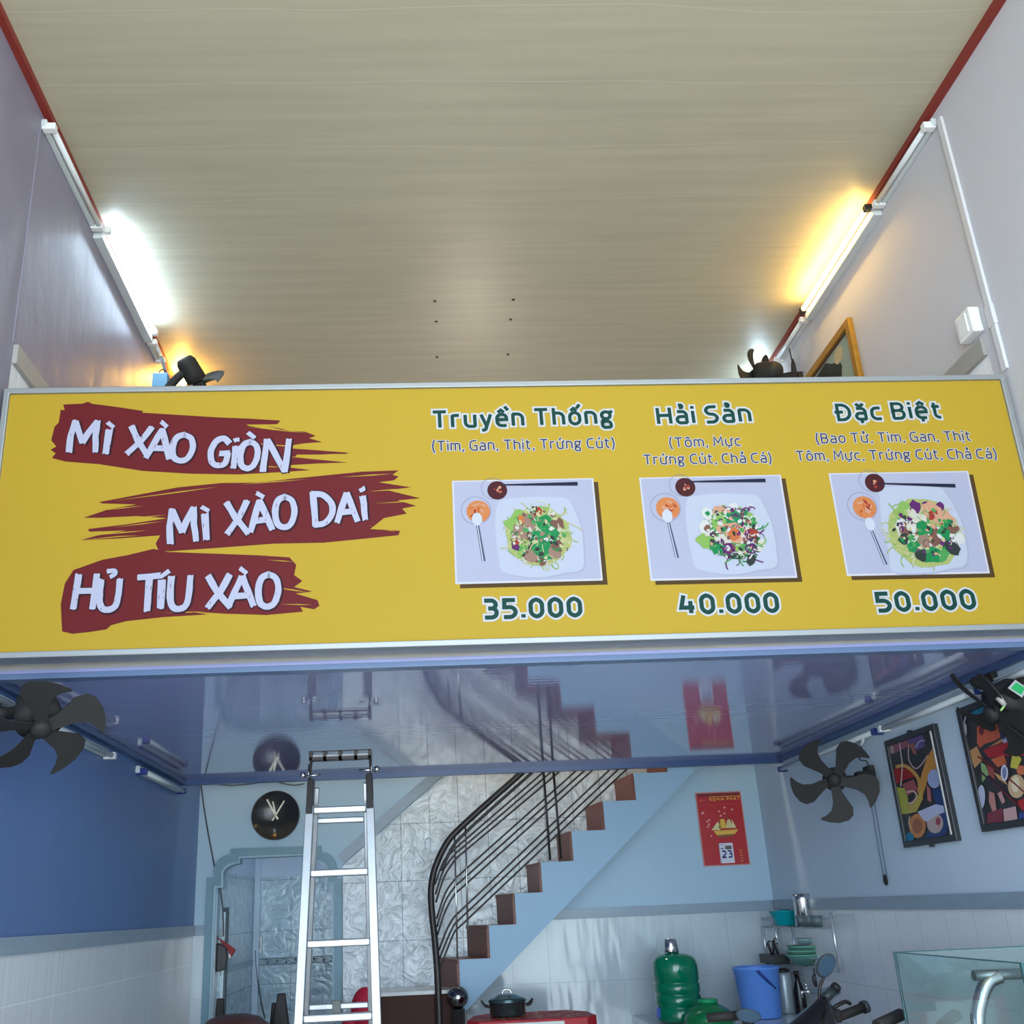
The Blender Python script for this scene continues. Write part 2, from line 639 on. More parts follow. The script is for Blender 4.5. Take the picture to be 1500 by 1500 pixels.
# tiled wall beside the stairs
YT = YB - 0.012
topz = 3.3
qa, qb = at_y(502, 1268, YT), at_y(645, 1141, YT)
qc = qa + (qb - qa) * ((topz - qa.z) / (qb.z - qa.z))
la, lb_ = at_y(700, 1400, YT), at_y(985, 1130, YT)
lc = la + (lb_ - la) * ((topz - la.z) / (lb_.z - la.z))
outl = [Vector((qa.x, YT, 0.3)), qa, qc, lc, la, Vector((la.x, YT, 0.3))]
struct(MB().prism(outl, (0, 0.0119, 0)).build('wall_stair_tile', M_TILE_F))
p0, p1 = at_y(500, 1259, YT), at_y(633, 1140.5, YT)
p1 = p0 + (p1 - p0) * ((topz - p0.z) / (p1.z - p0.z))
o = struct(MB().bar(p0, p1, 0.02, 0.068, (0, 0, 1)).build('trim_%d' % tr, M_BAND))
tr += 1

# ------------------------------------------------------------------ ornate door surround
def arc(c, r, a0, a1, n=8):
    return [(c[0] + r[0] * math.cos(math.radians(lerp(a0, a1, i / n))), c[1] + r[1] * math.sin(math.radians(lerp(a0, a1, i / n)))) for i in range(n + 1)]


def door_outline(px_l, px_sh, px_step, y_sh, y_cv, y_step, y_top, xr_step, xr_sh, xr, yr_top, yr_step, yr_cv, yr_sh, zb=0.0):
    def P(x, y):
        q = at_y(x, y, YB)
        return (q.x, q.z)
    a = P(px_l, 1480)
    L = [(P(px_l, y_sh)[0], zb), P(px_l, y_sh), P(px_sh, y_sh)]
    c0, c1 = P(px_sh, y_cv), P(px_step, y_step)
    L += arc((c1[0], c0[1]), (c1[0] - c0[0], c1[1] - c0[1]), 180, 90)
    L += [P(px_step, y_top), P(xr_step, yr_top)]
    c0, c1 = P(xr_step, yr_step), P(xr_sh, yr_cv)
    L += arc((c0[0], c1[1]), (c1[0] - c0[0], c0[1] - c1[1]), 90, 0)
    L += [P(xr_sh, yr_sh), P(xr, yr_sh), (P(xr, yr_sh)[0], zb)]
    return L


do = door_outline(304.5, 314.5, 339, 1286, 1276, 1252.5, 1244, 471, 493.5, 501.5, 1239.5, 1248.5, 1273, 1288)
di = door_outline(314, 324.5, 349.5, 1297.5, 1279, 1262.5, 1254.5, 458, 481, 490, 1250, 1260, 1273, 1292)
dj = door_outline(317.5, 327.5, 352, 1300.5, 1281, 1265, 1257.5, 455, 478, 487.5, 1253, 1262.5, 1275, 1294)
M_DOOR = mat('door surround paint', (112, 146, 162), 0.4, noise=0.04)
M_DOORL = mat('door surround bead', (158, 184, 198), 0.4)
door = struct(bpy.data.objects.new('door_1', None))
COL.objects.link(door)
door.location = ((DOORL + DOORR) / 2, YB, 0)


def strip(b, A, B, y0, y1):
    for k in range(len(A) - 1):
        q = [(A[k][0], A[k][1]), (A[k + 1][0], A[k + 1][1]), (B[k + 1][0], B[k + 1][1]), (B[k][0], B[k][1])]
        vs = [Vector((x, y0, z)) for x, z in q] + [Vector((x, y1, z)) for x, z in q]
        b.add(vs, [(0, 1, 2, 3), (7, 6, 5, 4), (0, 4, 5, 1), (1, 5, 6, 2), (2, 6, 7, 3), (3, 7, 4, 0)])


b = MB()
strip(b, do, di, YB - 0.035, YB + 0.1)
b.build('door_frame', M_DOOR, door)
b = MB()
strip(b, di, dj, YB - 0.02, YB + 0.1)
b.build('door_frame_bead', M_DOORL, door)

# ------------------------------------------------------------------ fluorescent fittings
M_TUBE_OFF = mat('unlit tube', (214, 220, 222), 0.25)
M_BATTEN = mat('batten', (196, 204, 206), 0.4)
M_CAPB = mat('blue lamp cap', (36, 52, 128), 0.4)
M_COOL = emit_mat('cool tube glow', (205, 232, 255), E_COOL)
M_WARM = emit_mat('warm tube glow', (255, 205, 110), E_WARM)
M_WARMB = emit_mat('rear warm tube glow', (255, 190, 84), E_BACK)
M_COOLB = emit_mat('rear cool tube glow', (205, 235, 255), E_BACK * 0.4)


def fitting(side, y0, y1, z, tube_m, label, group, capm=None, out=0.045, axis='Y', tube=True):
    """batten on a side wall (side 0 left, 1 right) with a tube on it"""
    s = 1 if side == 0 else -1
    x0 = 0.0 if side == 0 else W
    t = thing('tube_light', label, 'light', (x0, (y0 + y1) / 2, z), group)
    xs = sorted((x0, x0 + s * out * 0.55))
    lit = tube_m is not M_TUBE_OFF
    xs = sorted((x0, x0 + s * (0.048 if lit else out * 0.55)))
    MB().box((xs[0], y0, z - (0.045 if lit else 0.02)), (xs[1], y1, z + (0.0 if lit else 0.02))).build('batten', M_BATTEN, t, bevel=0.004)
    xt = x0 + s * (0.064 if lit else out)
    zt = z + 0.012 if lit else z - 0.012
    MB().tube([(xt, y0 + 0.03, zt), (xt, y1 - 0.03, zt)], 0.013, 12).build('tube', tube_m, t)
    for ya, yb in ((y0 + 0.004, y0 + 0.035), (y1 - 0.035, y1 - 0.004)):
        MB().box((min(x0 + s * 0.003, xt + s * .016), ya, zt - 0.017), (max(x0 + s * 0.003, xt + s * .016), yb, zt + 0.017)).build('lamp_holder', capm or M_WHITEPL, t, bevel=0.003)
    return t


def yl(px, py, x):
    return at_x(px, py, x)


GU = 'fluorescent tubes along the upper walls'
GL = 'unlit tubes under the mezzanine'
a, c = at_x(146, 333, 0.03), at_x(221, 474, 0.03)
ZU = ZC - 0.085
fitting(0, a.y, c.y, ZU, M_COOL, 'glowing cool white fluorescent tube high on the lilac left wall', None)
a2 = at_x(66, 184, 0.02)
fitting(0, a2.y, a.y - 0.02, ZU, M_TUBE_OFF, 'unlit white batten high on the left wall, nearest of its row', None)
a3, c3 = at_x(1282, 303, W - 0.03), at_x(1182, 457, W - 0.03)
fitting(1, a3.y, c3.y, ZU, M_WARM, 'glowing warm yellow fluorescent tube high on the right wall', None, M_BLACK)
a4 = at_x(1373, 160, W - 0.02)
fitting(1, a4.y + 0.05, a3.y - 0.02, ZU, M_TUBE_OFF, 'unlit white batten high on the right wall, in front of the glowing yellow tube', None)
c5 = at_x(1141, 524, W - 0.02)
fitting(1, c3.y + 0.03, c5.y, ZU, M_TUBE_OFF, 'unlit batten on the right wall between the yellow tube and the upper fan', None)
c6 = at_x(235, 515, 0.02)
fitting(0, c.y + 0.03, c6.y, ZU, M_TUBE_OFF, 'short unlit batten on the left wall behind the glowing white tube', None)


def bulb_lamp(c, wallx, m, label):
    t = thing('wall_lamp', label, 'light', (wallx, c.y, c.z))
    s_ = 1 if wallx < 1 else -1
    MB().lathe((wallx, c.y, c.z - .02), [(.045, 0), (.045, .012), (.02, .02)], 18, (s_, 0, 0)).build('wall_rose', M_WHITEPL, t)
    MB().tube([Vector((wallx + s_ * .01, c.y, c.z - .02)), Vector((c.x - s_ * .02, c.y, c.z - .02)), Vector((c.x, c.y, c.z - .05))], 0.010, 8).build('arm', M_WHITEPL, t)
    MB().lathe((c.x, c.y, c.z - .075), [(.022, -.0), (.024, .035), (.018, .04)], 14).build('lamp_holder', M_WHITEPL, t)
    MB().ball(tuple(c), 0.045, 18, 12).build('bulb', m, t)


bulb_lamp(at_y(264, 556, 5.45), 0.0, M_WARMB, 'amber bulb glowing behind the black fan motor, above the left end of the sign')
bulb_lamp(at_y(1120, 562, 5.55), W, M_COOLB, 'cool white bulb behind the upper fan at the right end of the sign')

# under the mezzanine, along the side walls
zl = ZS - 0.075
q0, q1 = at_x(-30, 1000, 0.02), at_x(160, 1098, 0.02)
fitting(0, q0.y - 0.3, q0.y + 0.30, zl, M_TUBE_OFF, 'unlit tube at the sign end of the row under the mezzanine, left wall', GL)
fitting(0, q0.y + 0.32, q1.y, zl, M_TUBE_OFF, 'unlit tube behind the left fan under the mezzanine', GL)
q2, q3 = at_x(204, 1120, 0.02), at_x(265, 1149, 0.02)
fitting(0, q2.y, q3.y, zl, M_TUBE_OFF, 'short unlit tube with a blue end at the far corner of the navy wall', GL, M_CAPB)
g0, g1 = at_x(1292, 1064, W - 0.02), at_x(1147, 1124, W - 0.02)
fitting(1, g0.y + 0.02, g1.y, zl, M_TUBE_OFF, 'unlit tube behind the five-bladed fan on the right wall', GL, M_CAPB)
g2 = at_x(1430, 1000, W - 0.02)
fitting(1, g2.y, g0.y - 0.02, zl, M_TUBE_OFF, 'unlit tube above the food pictures on the right wall', GL)
fitting(1, g2.y - 0.7, g2.y - 0.03, zl, M_TUBE_OFF, 'unlit tube at the sign end of the row under the mezzanine, right wall', GL, M_CAPB)

# unseen fill lamp, added to brighten the rear room tiles
rl = thing('rear_fill_lamp', 'added round fill lamp under the ceiling of the small room beyond the doorway', 'light', (1.0, 7.45, 2.7))
MB().lathe((1.0, 7.45, 2.7), [(0.11, 0), (0.11, -0.02), (0.0, -0.02)], 24).build('lamp_base', M_WHITEPL, rl)
MB().ball((1.0, 7.45, 2.66), 0.085, 20, 12, (1, 1, .5)).build('shade', emit_mat('rear room fill glow', (225, 238, 255), 42.0), rl)

# stairwell lamp, above the frame of view
sw = thing('stairwell_lamp', 'round lamp up the stairwell above the stairs', 'light', (2.1, YB - 0.30, 3.6))
MB().lathe((2.1, YB - 0.30, 3.6), [(0.02, 0.25), (0.02, 0.12), (0.05, 0.10), (0.05, 0.04)], 16).build('lamp_holder', M_WHITEPL, sw)
MB().ball((2.1, YB - 0.30, 3.57), 0.075).build('bulb', emit_mat('stair bulb glow', (255, 238, 214), E_STAIR), sw)
MB().tube([(2.1, YB - 0.30, 3.85), (2.1, YB - 0.30, ZC)], 0.004, 6).build('cord', M_BLACK, sw)
#PART2
# ================================================================== THE SIGN
SYAW, STILT = 0.010455, -0.018465
_s = 4.0 / 4.996701
_c0 = Vector((1.566414, 0, 1.41519))
SP0 = _c0 + (Vector((2.0, 4.126635, 3.3)) - _c0) * _s + Vector((0, 0, 0.18481))
SN = Vector((math.tan(SYAW), -1.0, math.tan(STILT))).normalized()   # towards the street
S_U = Vector((0, 0, 1)).cross(SN).normalized()                          # along the sign, to the right
if S_U.x < 0:
    S_U = -S_U
S_V = SN.cross(S_U)
if S_V.z < 0:
    S_V = -S_V


def at_s(px, py, off=0.0):
    d = ray(px, py)
    t = (SP0 + SN * off - CAM).dot(SN) / d.dot(SN)
    return CAM + d * t


LAY = 0.0004
sign = thing('menu_sign', 'long yellow menu sign with maroon brush strokes and three dish photos hung across the room', 'sign', (W / 2, SP0.y + 0.06, ZS))

# corners of the sign in its own plane
sTL, sTR = at_s(5, 571), at_s(1479, 550)
XL, XR = 0.012, W - 0.012


def s_uv(p):
    d = p - SP0
    return d.dot(S_U), d.dot(S_V)


def s_pt(u, v, off=0.0):
    return SP0 + S_U * u + S_V * v + SN * off


uL = (XL - SP0.x) / S_U.x
uR = (XR - SP0.x) / S_U.x
vT = (s_uv(sTL)[1] + s_uv(sTR)[1]) / 2
vTl, vTr = s_uv(sTL)[1], s_uv(sTR)[1]
vB = (s_uv(at_s(300, 953))[1] + s_uv(at_s(1180, 936))[1] + s_uv(at_s(700, 945))[1]) / 3
FWD = 0.022
out_ = [s_pt(uL, vB, 0.012), s_pt(uR, vB, 0.012), s_pt(uR, vTr, 0.012), s_pt(uL, vTl, 0.012)]
inn_ = [s_pt(uL + FWD, vB + FWD, 0.012), s_pt(uR - FWD, vB + FWD, 0.012), s_pt(uR - FWD, vTr - FWD, 0.012), s_pt(uL + FWD, vTl - FWD, 0.012)]
MB().ring(out_, inn_, -SN * 0.10).build('frame', M_ALUF, sign, bevel=0.003)
MB().prism([s_pt(uL + 0.01, vB + 0.01), s_pt(uR - 0.01, vB + 0.01), s_pt(uR - 0.01, vTr - 0.01), s_pt(uL + 0.01, vTl - 0.01)], -SN * 0.006).build('face_panel', M_YEL, sign)
MB().prism([s_pt(uL + 0.012, vB + 0.012, -0.07), s_pt(uR - 0.012, vB + 0.012, -0.07), s_pt(uR - 0.012, vTr - 0.012, -0.07), s_pt(uL + 0.012, vTl - 0.012, -0.07)], -SN * 0.01).build('back_panel', M_BANDU, sign)


# ------------------------------------------------------------------ stroke lettering
def fillet(pts, closed):
    P = [(p[0], p[1]) for p in pts]
    R = [p[2] if len(p) > 2 else 0 for p in pts]
    n = len(P)
    out = []
    for i in range(n):
        if R[i] <= 0 or (not closed and i in (0, n - 1)):
            out.append(P[i])
            continue
        a, b_, c_ = Vector(P[i - 1]), Vector(P[i]), Vector(P[(i + 1) % n])
        d1, d2 = (a - b_), (c_ - b_)
        r = min(R[i], d1.length * 0.5 if R[i - 1] > 0 else d1.length, d2.length * 0.5 if R[(i + 1) % n] > 0 else d2.length)
        s0, s1 = b_ + d1.normalized() * r, b_ + d2.normalized() * r
        for k in range(6):
            t = k / 5
            q = s0 * (1 - t) ** 2 + b_ * 2 * t * (1 - t) * 0.62 + (s0 + s1) * t * (1 - t) * 0.38 + s1 * t * t
            out.append((q.x, q.y))
    if closed:
        out.append(out[0])
    return out


O_ = [(0, 0, .24), (.56, 0, .24), (.56, .74, .24), (0, .74, .24)]
E_ = [(.02, .39), (.54, .39), (.54, .74, .22), (0, .74, .22), (0, 0, .22), (.50, 0)]
A_ = [[(.06, .74), (.52, .74, .2), (.52, 0)], [(.52, 0), (0, 0, .17), (0, .41, .17), (.52, .41)]]
U_ = [[(0, .74), (0, 0, .22), (.54, 0)], [(.54, .74), (.54, 0)]]
DOT = [(.0, .93), (.0, 1.06)]
AC = {'acute': [[(-.04, .92), (.12, 1.14)]], 'grave': [[(.04, .92), (-.12, 1.14)]], 'circ': [[(-.19, .90), (0, 1.05), (.19, .90)]],
      'breve': [[(-.18, 1.06), (-.12, .92, .08), (.12, .92, .08), (.18, 1.06)]], 'hook': [[(-.1, 1.17), (.08, 1.17, .07), (.08, 1.02, .06), (0, 1.0), (0, .92)]],
      'dotb': [[(0, -.24), (0, -.12)]], 'horn': [[(0, .74), (.13, .78), (.13, .92)]]}


def acc(name, dx, dy=0.0):
    return [([(x + dx, y + dy) + tuple(r) for x, y, *r in st], False) for st in AC[name]]


def op(*sts):
    return [(s_, False) for s_ in sts]


G_ = {
    'T': (.70, op([(0, 1), (.70, 1)], [(.35, 1), (.35, 0)])),
    'r': (.36, op([(0, 0), (0, .74)], [(0, .70), (.10, .74, .05), (.36, .74)])),
    'u': (.54, op(*U_)),
    'ư': (.62, op(*U_) + acc('horn', .54, -.04)),
    'y': (.52, op([(0, .74), (.27, 0)], [(.53, .74), (.20, -.26, .08), (.02, -.26)])),
    'e': (.54, op(E_)),
    'n': (.54, op([(0, 0), (0, .74)], [(0, .74), (.54, .74, .24), (.54, 0)])),
    'h': (.54, op([(0, 0), (0, 1.06)], [(0, .74), (.54, .74, .24), (.54, 0)])),
    'o': (.56, [(O_, True)]),
    'g': (.58, [([(0, .30, .18), (.48, .30, .18), (.48, .74, .18), (0, .74, .18)], True), ([(.46, .74), (.62, .74)], False),
                ([(.12, .30), (.02, .14, .06), (.46, .10, .12), (.52, -.28, .14), (0, -.28, .14), (0, .02), (.12, .12)], False)]),
    'H': (.66, op([(0, 0), (0, 1)], [(.66, 0), (.66, 1)], [(0, .52), (.66, .52)])),
    'a': (.52, op(*A_)),
    'i': (.0, op([(0, 0), (0, .74)], DOT)),
    'S': (.58, op([(.56, 1), (0, 1, .24), (0, .53, .22), (.58, .50, .22), (.58, 0, .24), (0, 0)])),
    'D': (.66, [([(0, 0), (0, 1), (.66, 1, .38), (.66, 0, .38)], True)]),
    'c': (.48, op([(.48, .74), (0, .74, .24), (0, 0, .24), (.48, 0)])),
    'B': (.60, op([(0, 0), (0, 1), (.56, 1, .2), (.56, .53, .2), (0, .53)], [(.3, .53), (.60, .53, .2), (.60, 0, .22), (0, 0)])),
    't': (.40, op([(.13, .98), (.13, 0, .2), (.40, 0)], [(0, .74), (.40, .74)])),
    'm': (.86, op([(0, 0), (0, .74)], [(0, .74), (.43, .74, .2), (.43, 0)], [(.43, .74), (.86, .74, .2), (.86, 0)])),
    'G': (.66, op([(.62, 1), (0, 1, .3), (0, 0, .3), (.66, 0), (.66, .48), (.36, .48)])),
    'C': (.62, op([(.62, 1), (0, 1, .3), (0, 0, .3), (.62, 0)])),
    'M': (.84, op([(0, 0), (.08, 1), (.42, .36), (.76, 1), (.84, 0)])),
    'A': (.70, op([(0, 0), (.35, 1), (.70, 0)], [(.12, .32), (.58, .32)])),
    'N': (.66, op([(0, 0), (0, 1), (.66, 0), (.66, 1)])),
    'I': (.0, op([(0, 0), (0, 1)])),
    'P': (.58, op([(0, 0), (0, 1), (.58, 1, .2), (.58, .46, .2), (0, .46)])),
    '0': (.56, [([(0, 0, .28), (.56, 0, .28), (.56, 1, .28), (0, 1, .28)], True)]),
    '3': (.55, op([(0, 1), (.53, 1, .2), (.53, .53, .18), (.18, .53)], [(.18, .53), (.56, .53, .2), (.56, 0, .22), (0, 0)])),
    '5': (.56, op([(.54, 1), (.03, 1), (.02, .58), (.56, .58, .24), (.56, 0, .26), (0, 0)])),
    '4': (.64, op([(.16, 1), (0, .30), (.62, .30)], [(.47, .66), (.47, 0)])),
    '2': (.56, op([(0, 1), (.54, 1, .24), (.54, .6, .12), (0, .02), (0, 0), (.58, 0)])),
    '.': (.0, op([(0, -.02), (0, .12)])),
    ',': (.06, op([(.06, .08), (0, -.16)])),
    '(': (.18, op([(.18, 1.12), (0, .78, .4), (0, .1, .4), (.18, -.24)])),
    ')': (.18, op([(0, 1.12), (.18, .78, .4), (.18, .1, .4), (0, -.24)])),
}


def comp(base, *ac):
    w, st = G_[base]
    st = list(st)
    for nm, dx, dy in ac:
        st += acc(nm, w / 2 + dx, dy)
    return (w, st)


AC['circ2'] = [[(-.19, .88), (-.03, 1.02), (.13, .88)]]
G_['ề'] = comp('e', ('circ2', 0, 0), ('grave', .33, .10))
G_['ố'] = comp('o', ('circ2', 0, 0), ('acute', .20, .12))
G_['ô'] = comp('o', ('circ', 0, 0))
G_['ả'] = comp('a', ('hook', 0, 0))
G_['á'] = comp('a', ('acute', 0, 0))
G_['ú'] = comp('u', ('acute', 0, 0))
G_['ứ'] = comp('ư', ('acute', -.04, 0))
G_['ử'] = comp('ư', ('hook', -.04, 0))
G_['ự'] = comp('ư', ('dotb', -.04, 0))
G_['ị'] = (.0, G_['i'][1] + acc('dotb', 0))
G_['ă'] = comp('a', ('breve', 0, 0))
G_['ặ'] = comp('a', ('breve', 0, 0), ('dotb', 0, 0))
G_['ệ'] = comp('e', ('circ', 0, 0), ('dotb', 0, 0))
G_['Đ'] = (.66, G_['D'][1] + [([(-.16, .52), (.28, .52)], False)])


def ribbon(b, pts, w, put, cap=0.0, mi=0):
    """flat ribbon of width w along 2D pts with mitred joints; put maps 2D to 3D"""
    P = [Vector(p) for p in pts]
    Q = [P[0]]
    for p in P[1:]:
        if (p - Q[-1]).length > 1e-5:
            Q.append(p)
    P = Q
    if len(P) < 2:
        return
    closed = (P[0] - P[-1]).length < 1e-4
    if closed:
        P = P[:-1]
    n = len(P)
    if not closed and cap:
        P[0] = P[0] + (P[0] - P[1]).normalized() * cap
        P[-1] = P[-1] + (P[-1] - P[-2]).normalized() * cap
    L = []
    Rr = []
    for i in range(n):
        a = P[i - 1] if (i > 0 or closed) else None
        c_ = P[(i + 1) % n] if (i < n - 1 or closed) else None
        d1 = (P[i] - a).normalized() if a is not None else None
        d2 = (c_ - P[i]).normalized() if c_ is not None else None
        if d1 is None:
            d1 = d2
        if d2 is None:
            d2 = d1
        n1 = Vector((-d1.y, d1.x))
        n2 = Vector((-d2.y, d2.x))
        mt = (n1 + n2)
        if mt.length < 1e-3:
            mt = n1
        mt.normalize()
        k = 1.0 / max(0.42, mt.dot(n1))
        L.append(P[i] + mt * (w / 2 * k))
        Rr.append(P[i] - mt * (w / 2 * k))
    vs = [put(q.x, q.y) for q in L] + [put(q.x, q.y) for q in Rr]
    fs = [(i, (i + 1) % n, n + (i + 1) % n, n + i) for i in range(n if closed else n - 1)]
    b.add(vs, fs, mi)


def text_layout(txt, sp=.20, space=.34, wt=.16):
    x = 0
    items = []
    for ch in txt:
        if ch == ' ':
            x += space
            continue
        w, st = G_[ch]
        for pts, cl in st:
            items.append(([(q[0] + x, q[1]) for q in fillet(pts, cl)], cl))
        x += w + sp + wt
    return items, x - sp - wt


def text_on(b, txt, put, x0, y0, x1, y1, capx, wt, extra=0.0, sp=.20, space=.36):
    """text along the baseline (x0,y0)-(x1,y1) given in plane units, cap height capx; put(u,v)->3D"""
    items, wd_ = text_layout(txt, sp, space, wt)
    dx, dy = x1 - x0, y1 - y0
    ln = math.hypot(dx, dy)
    ux, uy = dx / ln, dy / ln
    sx = (ln - wt * capx) / wd_
    off = wt * capx / 2
    inner = (1 - wt)

    jit = [0.0]
    nv = (put(x0 + 1, y0) - put(x0, y0)).cross(put(x0, y0 + 1) - put(x0, y0)).normalized()
    if nv.y > 0:
        nv = -nv

    def pp(x, y):
        a = off + x
        c_ = y
        return nv * jit[0] + put(x0 + ux * a - uy * c_, y0 + uy * a + ux * c_)
    for nn_, (pts, cl) in enumerate(items):
        jit[0] = nn_ * 0.000006
        q = [(p[0] * sx, (p[1] * inner + wt / 2) * capx) for p in pts]
        ribbon(b, q, wt * capx + extra * 2, pp, cap=(wt * capx * 0.12 + extra) if not cl else 0)


def sign_text(txt, pl, pr, cap_px, wt, m, outline=0.0, name='lettering', base=3, sp=.2, space=.36):
    """pl, pr = where the baseline starts and ends on the sign; one part per word"""
    a = Vector(s_uv(at_s(*pl)))
    c_ = Vector(s_uv(at_s(*pr)))
    capx = s_uv(at_s(pl[0], pl[1] - cap_px))[1] - a.y
    tot = text_layout(txt, sp, space, wt)[1]
    sx = ((c_ - a).length - wt * capx) / tot
    d = (c_ - a).normalized()
    x = 0.0
    for w in txt.split(' '):
        ww = text_layout(w, sp, space, wt)[1]
        p = a + d * (x * sx)
        q = p + d * (ww * sx + wt * capx)
        b = MB()
        text_on(b, w, lambda u, v: s_pt(u, v, LAY * base), p.x, p.y, q.x, q.y, capx, wt, 0.0, sp, space)
        o = b.build(name, m, sign, fix=False)
        if outline > 0:
            b = MB()
            text_on(b, w, lambda u, v: s_pt(u, v, LAY * (base - 1)), p.x, p.y, q.x, q.y, capx, wt, outline, sp, space)
            b.build(name + '_outline', M_SWHITE, o, fix=False)
        x += ww + sp + wt + space


HW_ = 0.172
sign_text('Truyền Thống', (633, 628.5), (900, 622), 27, HW_, M_SGREEN, 0.0075, 'dish_name')
sign_text('Hải Sản', (963, 623), (1102, 619), 27, HW_, M_SGREEN, 0.0075, 'dish_name')
sign_text('Đặc Biệt', (1227, 617.5), (1381, 613.5), 26, HW_, M_SGREEN, 0.0075, 'dish_name')
SW_ = 0.125
sign_text('(Tim, Gan, Thịt, Trứng Cút)', (633, 661.5), (901, 656.5), 15.5, SW_, M_SNAVY, 0.0026, 'ingredients')
sign_text('(Tôm, Mực', (981, 656), (1086, 653.5), 15, SW_, M_SNAVY, 0.0026, 'ingredients')
sign_text('Trứng Cút, Chả Cá)', (943, 681), (1131, 678), 15, SW_, M_SNAVY, 0.0026, 'ingredients')
sign_text('(Bao Tử, Tim, Gan, Thịt', (1196, 650), (1423, 646), 15, SW_, M_SNAVY, 0.0026, 'ingredients')
sign_text('Tôm, Mực, Trứng Cút, Chả Cá)', (1167, 675.5), (1461, 672), 15, SW_, M_SNAVY, 0.0026, 'ingredients')
PW_ = 0.20
sign_text('35.000', (708, 908), (854, 904.5), 31, PW_, M_SGREEN, 0.0075, 'price', sp=.18)
sign_text('40.000', (996, 901), (1143, 898), 31, PW_, M_SGREEN, 0.0075, 'price', sp=.18)
sign_text('50.000', (1285, 898), (1432, 893), 31, PW_, M_SGREEN, 0.0075, 'price', sp=.18)

# ------------------------------------------------------------------ brush strokes
M_SLAV = mat('brush lettering lavender', (158, 158, 178), 0.6, spec=0.2)
BS = [
    [(150, 210), (160, 170), (172, 158), (178, 120), (190, 122), (185, 105), (240, 103), (258, 97), (270, 103), (340, 112), (420, 124), (416, 129), (530, 136), (640, 143), (720, 146), (822, 152),
     (812, 163), (722, 164), (730, 168), (800, 180), (895, 185), (925, 197), (905, 204), (945, 215), (890, 219), (850, 226), (858, 234), (940, 240), (1030, 247), (940, 252),
     (870, 252), (864, 260), (1020, 275), (930, 278), (848, 283), (850, 290), (912, 297), (830, 303), (700, 310), (560, 308), (420, 300), (290, 280), (190, 272), (152, 262), (163, 248), (148, 238), (165, 228)],
    [(245, 437), (318, 412), (400, 398), (300, 395), (290, 391), (370, 376), (520, 348), (650, 335), (760, 334), (860, 322), (960, 312), (1060, 302), (1168, 298), (1150, 311), (1168, 316), (1155, 327), (1110, 333),
     (1205, 348), (1135, 356), (1232, 380), (1165, 386), (1220, 402), (1178, 410), (1192, 425), (1125, 438), (1085, 470), (1172, 475), (1168, 488), (1100, 495), (950, 510), (800, 513),
     (640, 525), (500, 535), (465, 535), (456, 512), (470, 488), (350, 490), (235, 503), (280, 490), (370, 474), (262, 478), (258, 470), (380, 455), (490, 438), (400, 432), (300, 437)],
    [(178, 690), (190, 630), (215, 590), (300, 560), (380, 545), (450, 528), (490, 537), (600, 541), (760, 547), (848, 553), (868, 575), (862, 605), (886, 622), (862, 640), (916, 653), (866, 659),
     (930, 678), (936, 695), (920, 705), (880, 698), (888, 712), (780, 722), (660, 718), (560, 712), (610, 720), (480, 728), (370, 740), (325, 752), (312, 764), (260, 772), (212, 777), (182, 770)],
]


def zs(q):
    return (q[0] / 2.0, 540 + q[1] / 2.0)


for bp_ in BS:
    p2 = [s_uv(at_s(*zs(q))) for q in bp_]
    MB().poly([s_pt(u, v, LAY) for u, v in p2]).build('brush_stroke', M_MAROON, sign, fix=False)
    # thin pale edge behind it
# loose bristle streaks beside the strokes
b = MB()
for (x0, y0, x1, y1, w) in ((330, 386, 770, 334, 7), (520, 352, 700, 341, 5), (260, 476, 520, 448, 8), (240, 503, 470, 487, 5), (270, 437, 520, 414, 9), (780, 166, 905, 200, 5), (850, 247, 1015, 249, 4)):
    A2, B2 = s_uv(at_s(*zs((x0, y0)))), s_uv(at_s(*zs((x1, y1))))
    w2 = w / 2.0 * 0.0024
    d2 = Vector((B2[0] - A2[0], B2[1] - A2[1]))
    nn = Vector((-d2.y, d2.x)).normalized() * w2 / 2
    mid = lerp(Vector(A2), Vector(B2), 0.5)
    q = [Vector(A2), mid + nn, Vector(B2) + nn * .7, Vector(B2) - nn * .7, mid - nn]
    b.poly([s_pt(p.x, p.y, LAY * 0.9) for p in q])
b.build('bristle_streak', M_MAROON, sign, fix=False)
b = MB()
for (x0, y0, x1, y1, w) in ((720, 170, 900, 189, 3), (700, 215, 930, 235, 4), (820, 258, 960, 262, 3), (690, 283, 850, 290, 3), (270, 418, 420, 402, 3), (300, 448, 490, 428, 4), (330, 466, 480, 447, 3),
                            (250, 490, 430, 474, 4), (1000, 318, 1150, 308, 4), (1080, 360, 1190, 352, 4), (1100, 395, 1215, 388, 3), (1080, 460, 1160, 478, 3), (330, 388, 640, 346, 4), (700, 340, 900, 324, 3),
                            (780, 560, 860, 566, 3), (800, 640, 900, 655, 4), (820, 690, 915, 692, 3), (480, 716, 600, 712, 3)):
    A2, B2 = Vector(s_uv(at_s(*zs((x0, y0))))), Vector(s_uv(at_s(*zs((x1, y1)))))
    d2 = (B2 - A2).normalized()
    nn = Vector((-d2.y, d2.x)) * (w / 2.0 * 0.0024 / 2)
    mid = lerp(A2, B2, .6)
    b.poly([s_pt(p.x, p.y, LAY * 1.5) for p in (A2, mid + nn, B2, mid - nn)])
b.build('bristle_gap', M_YEL, sign, fix=False)


rnd = random.Random(5)


bj = [0]


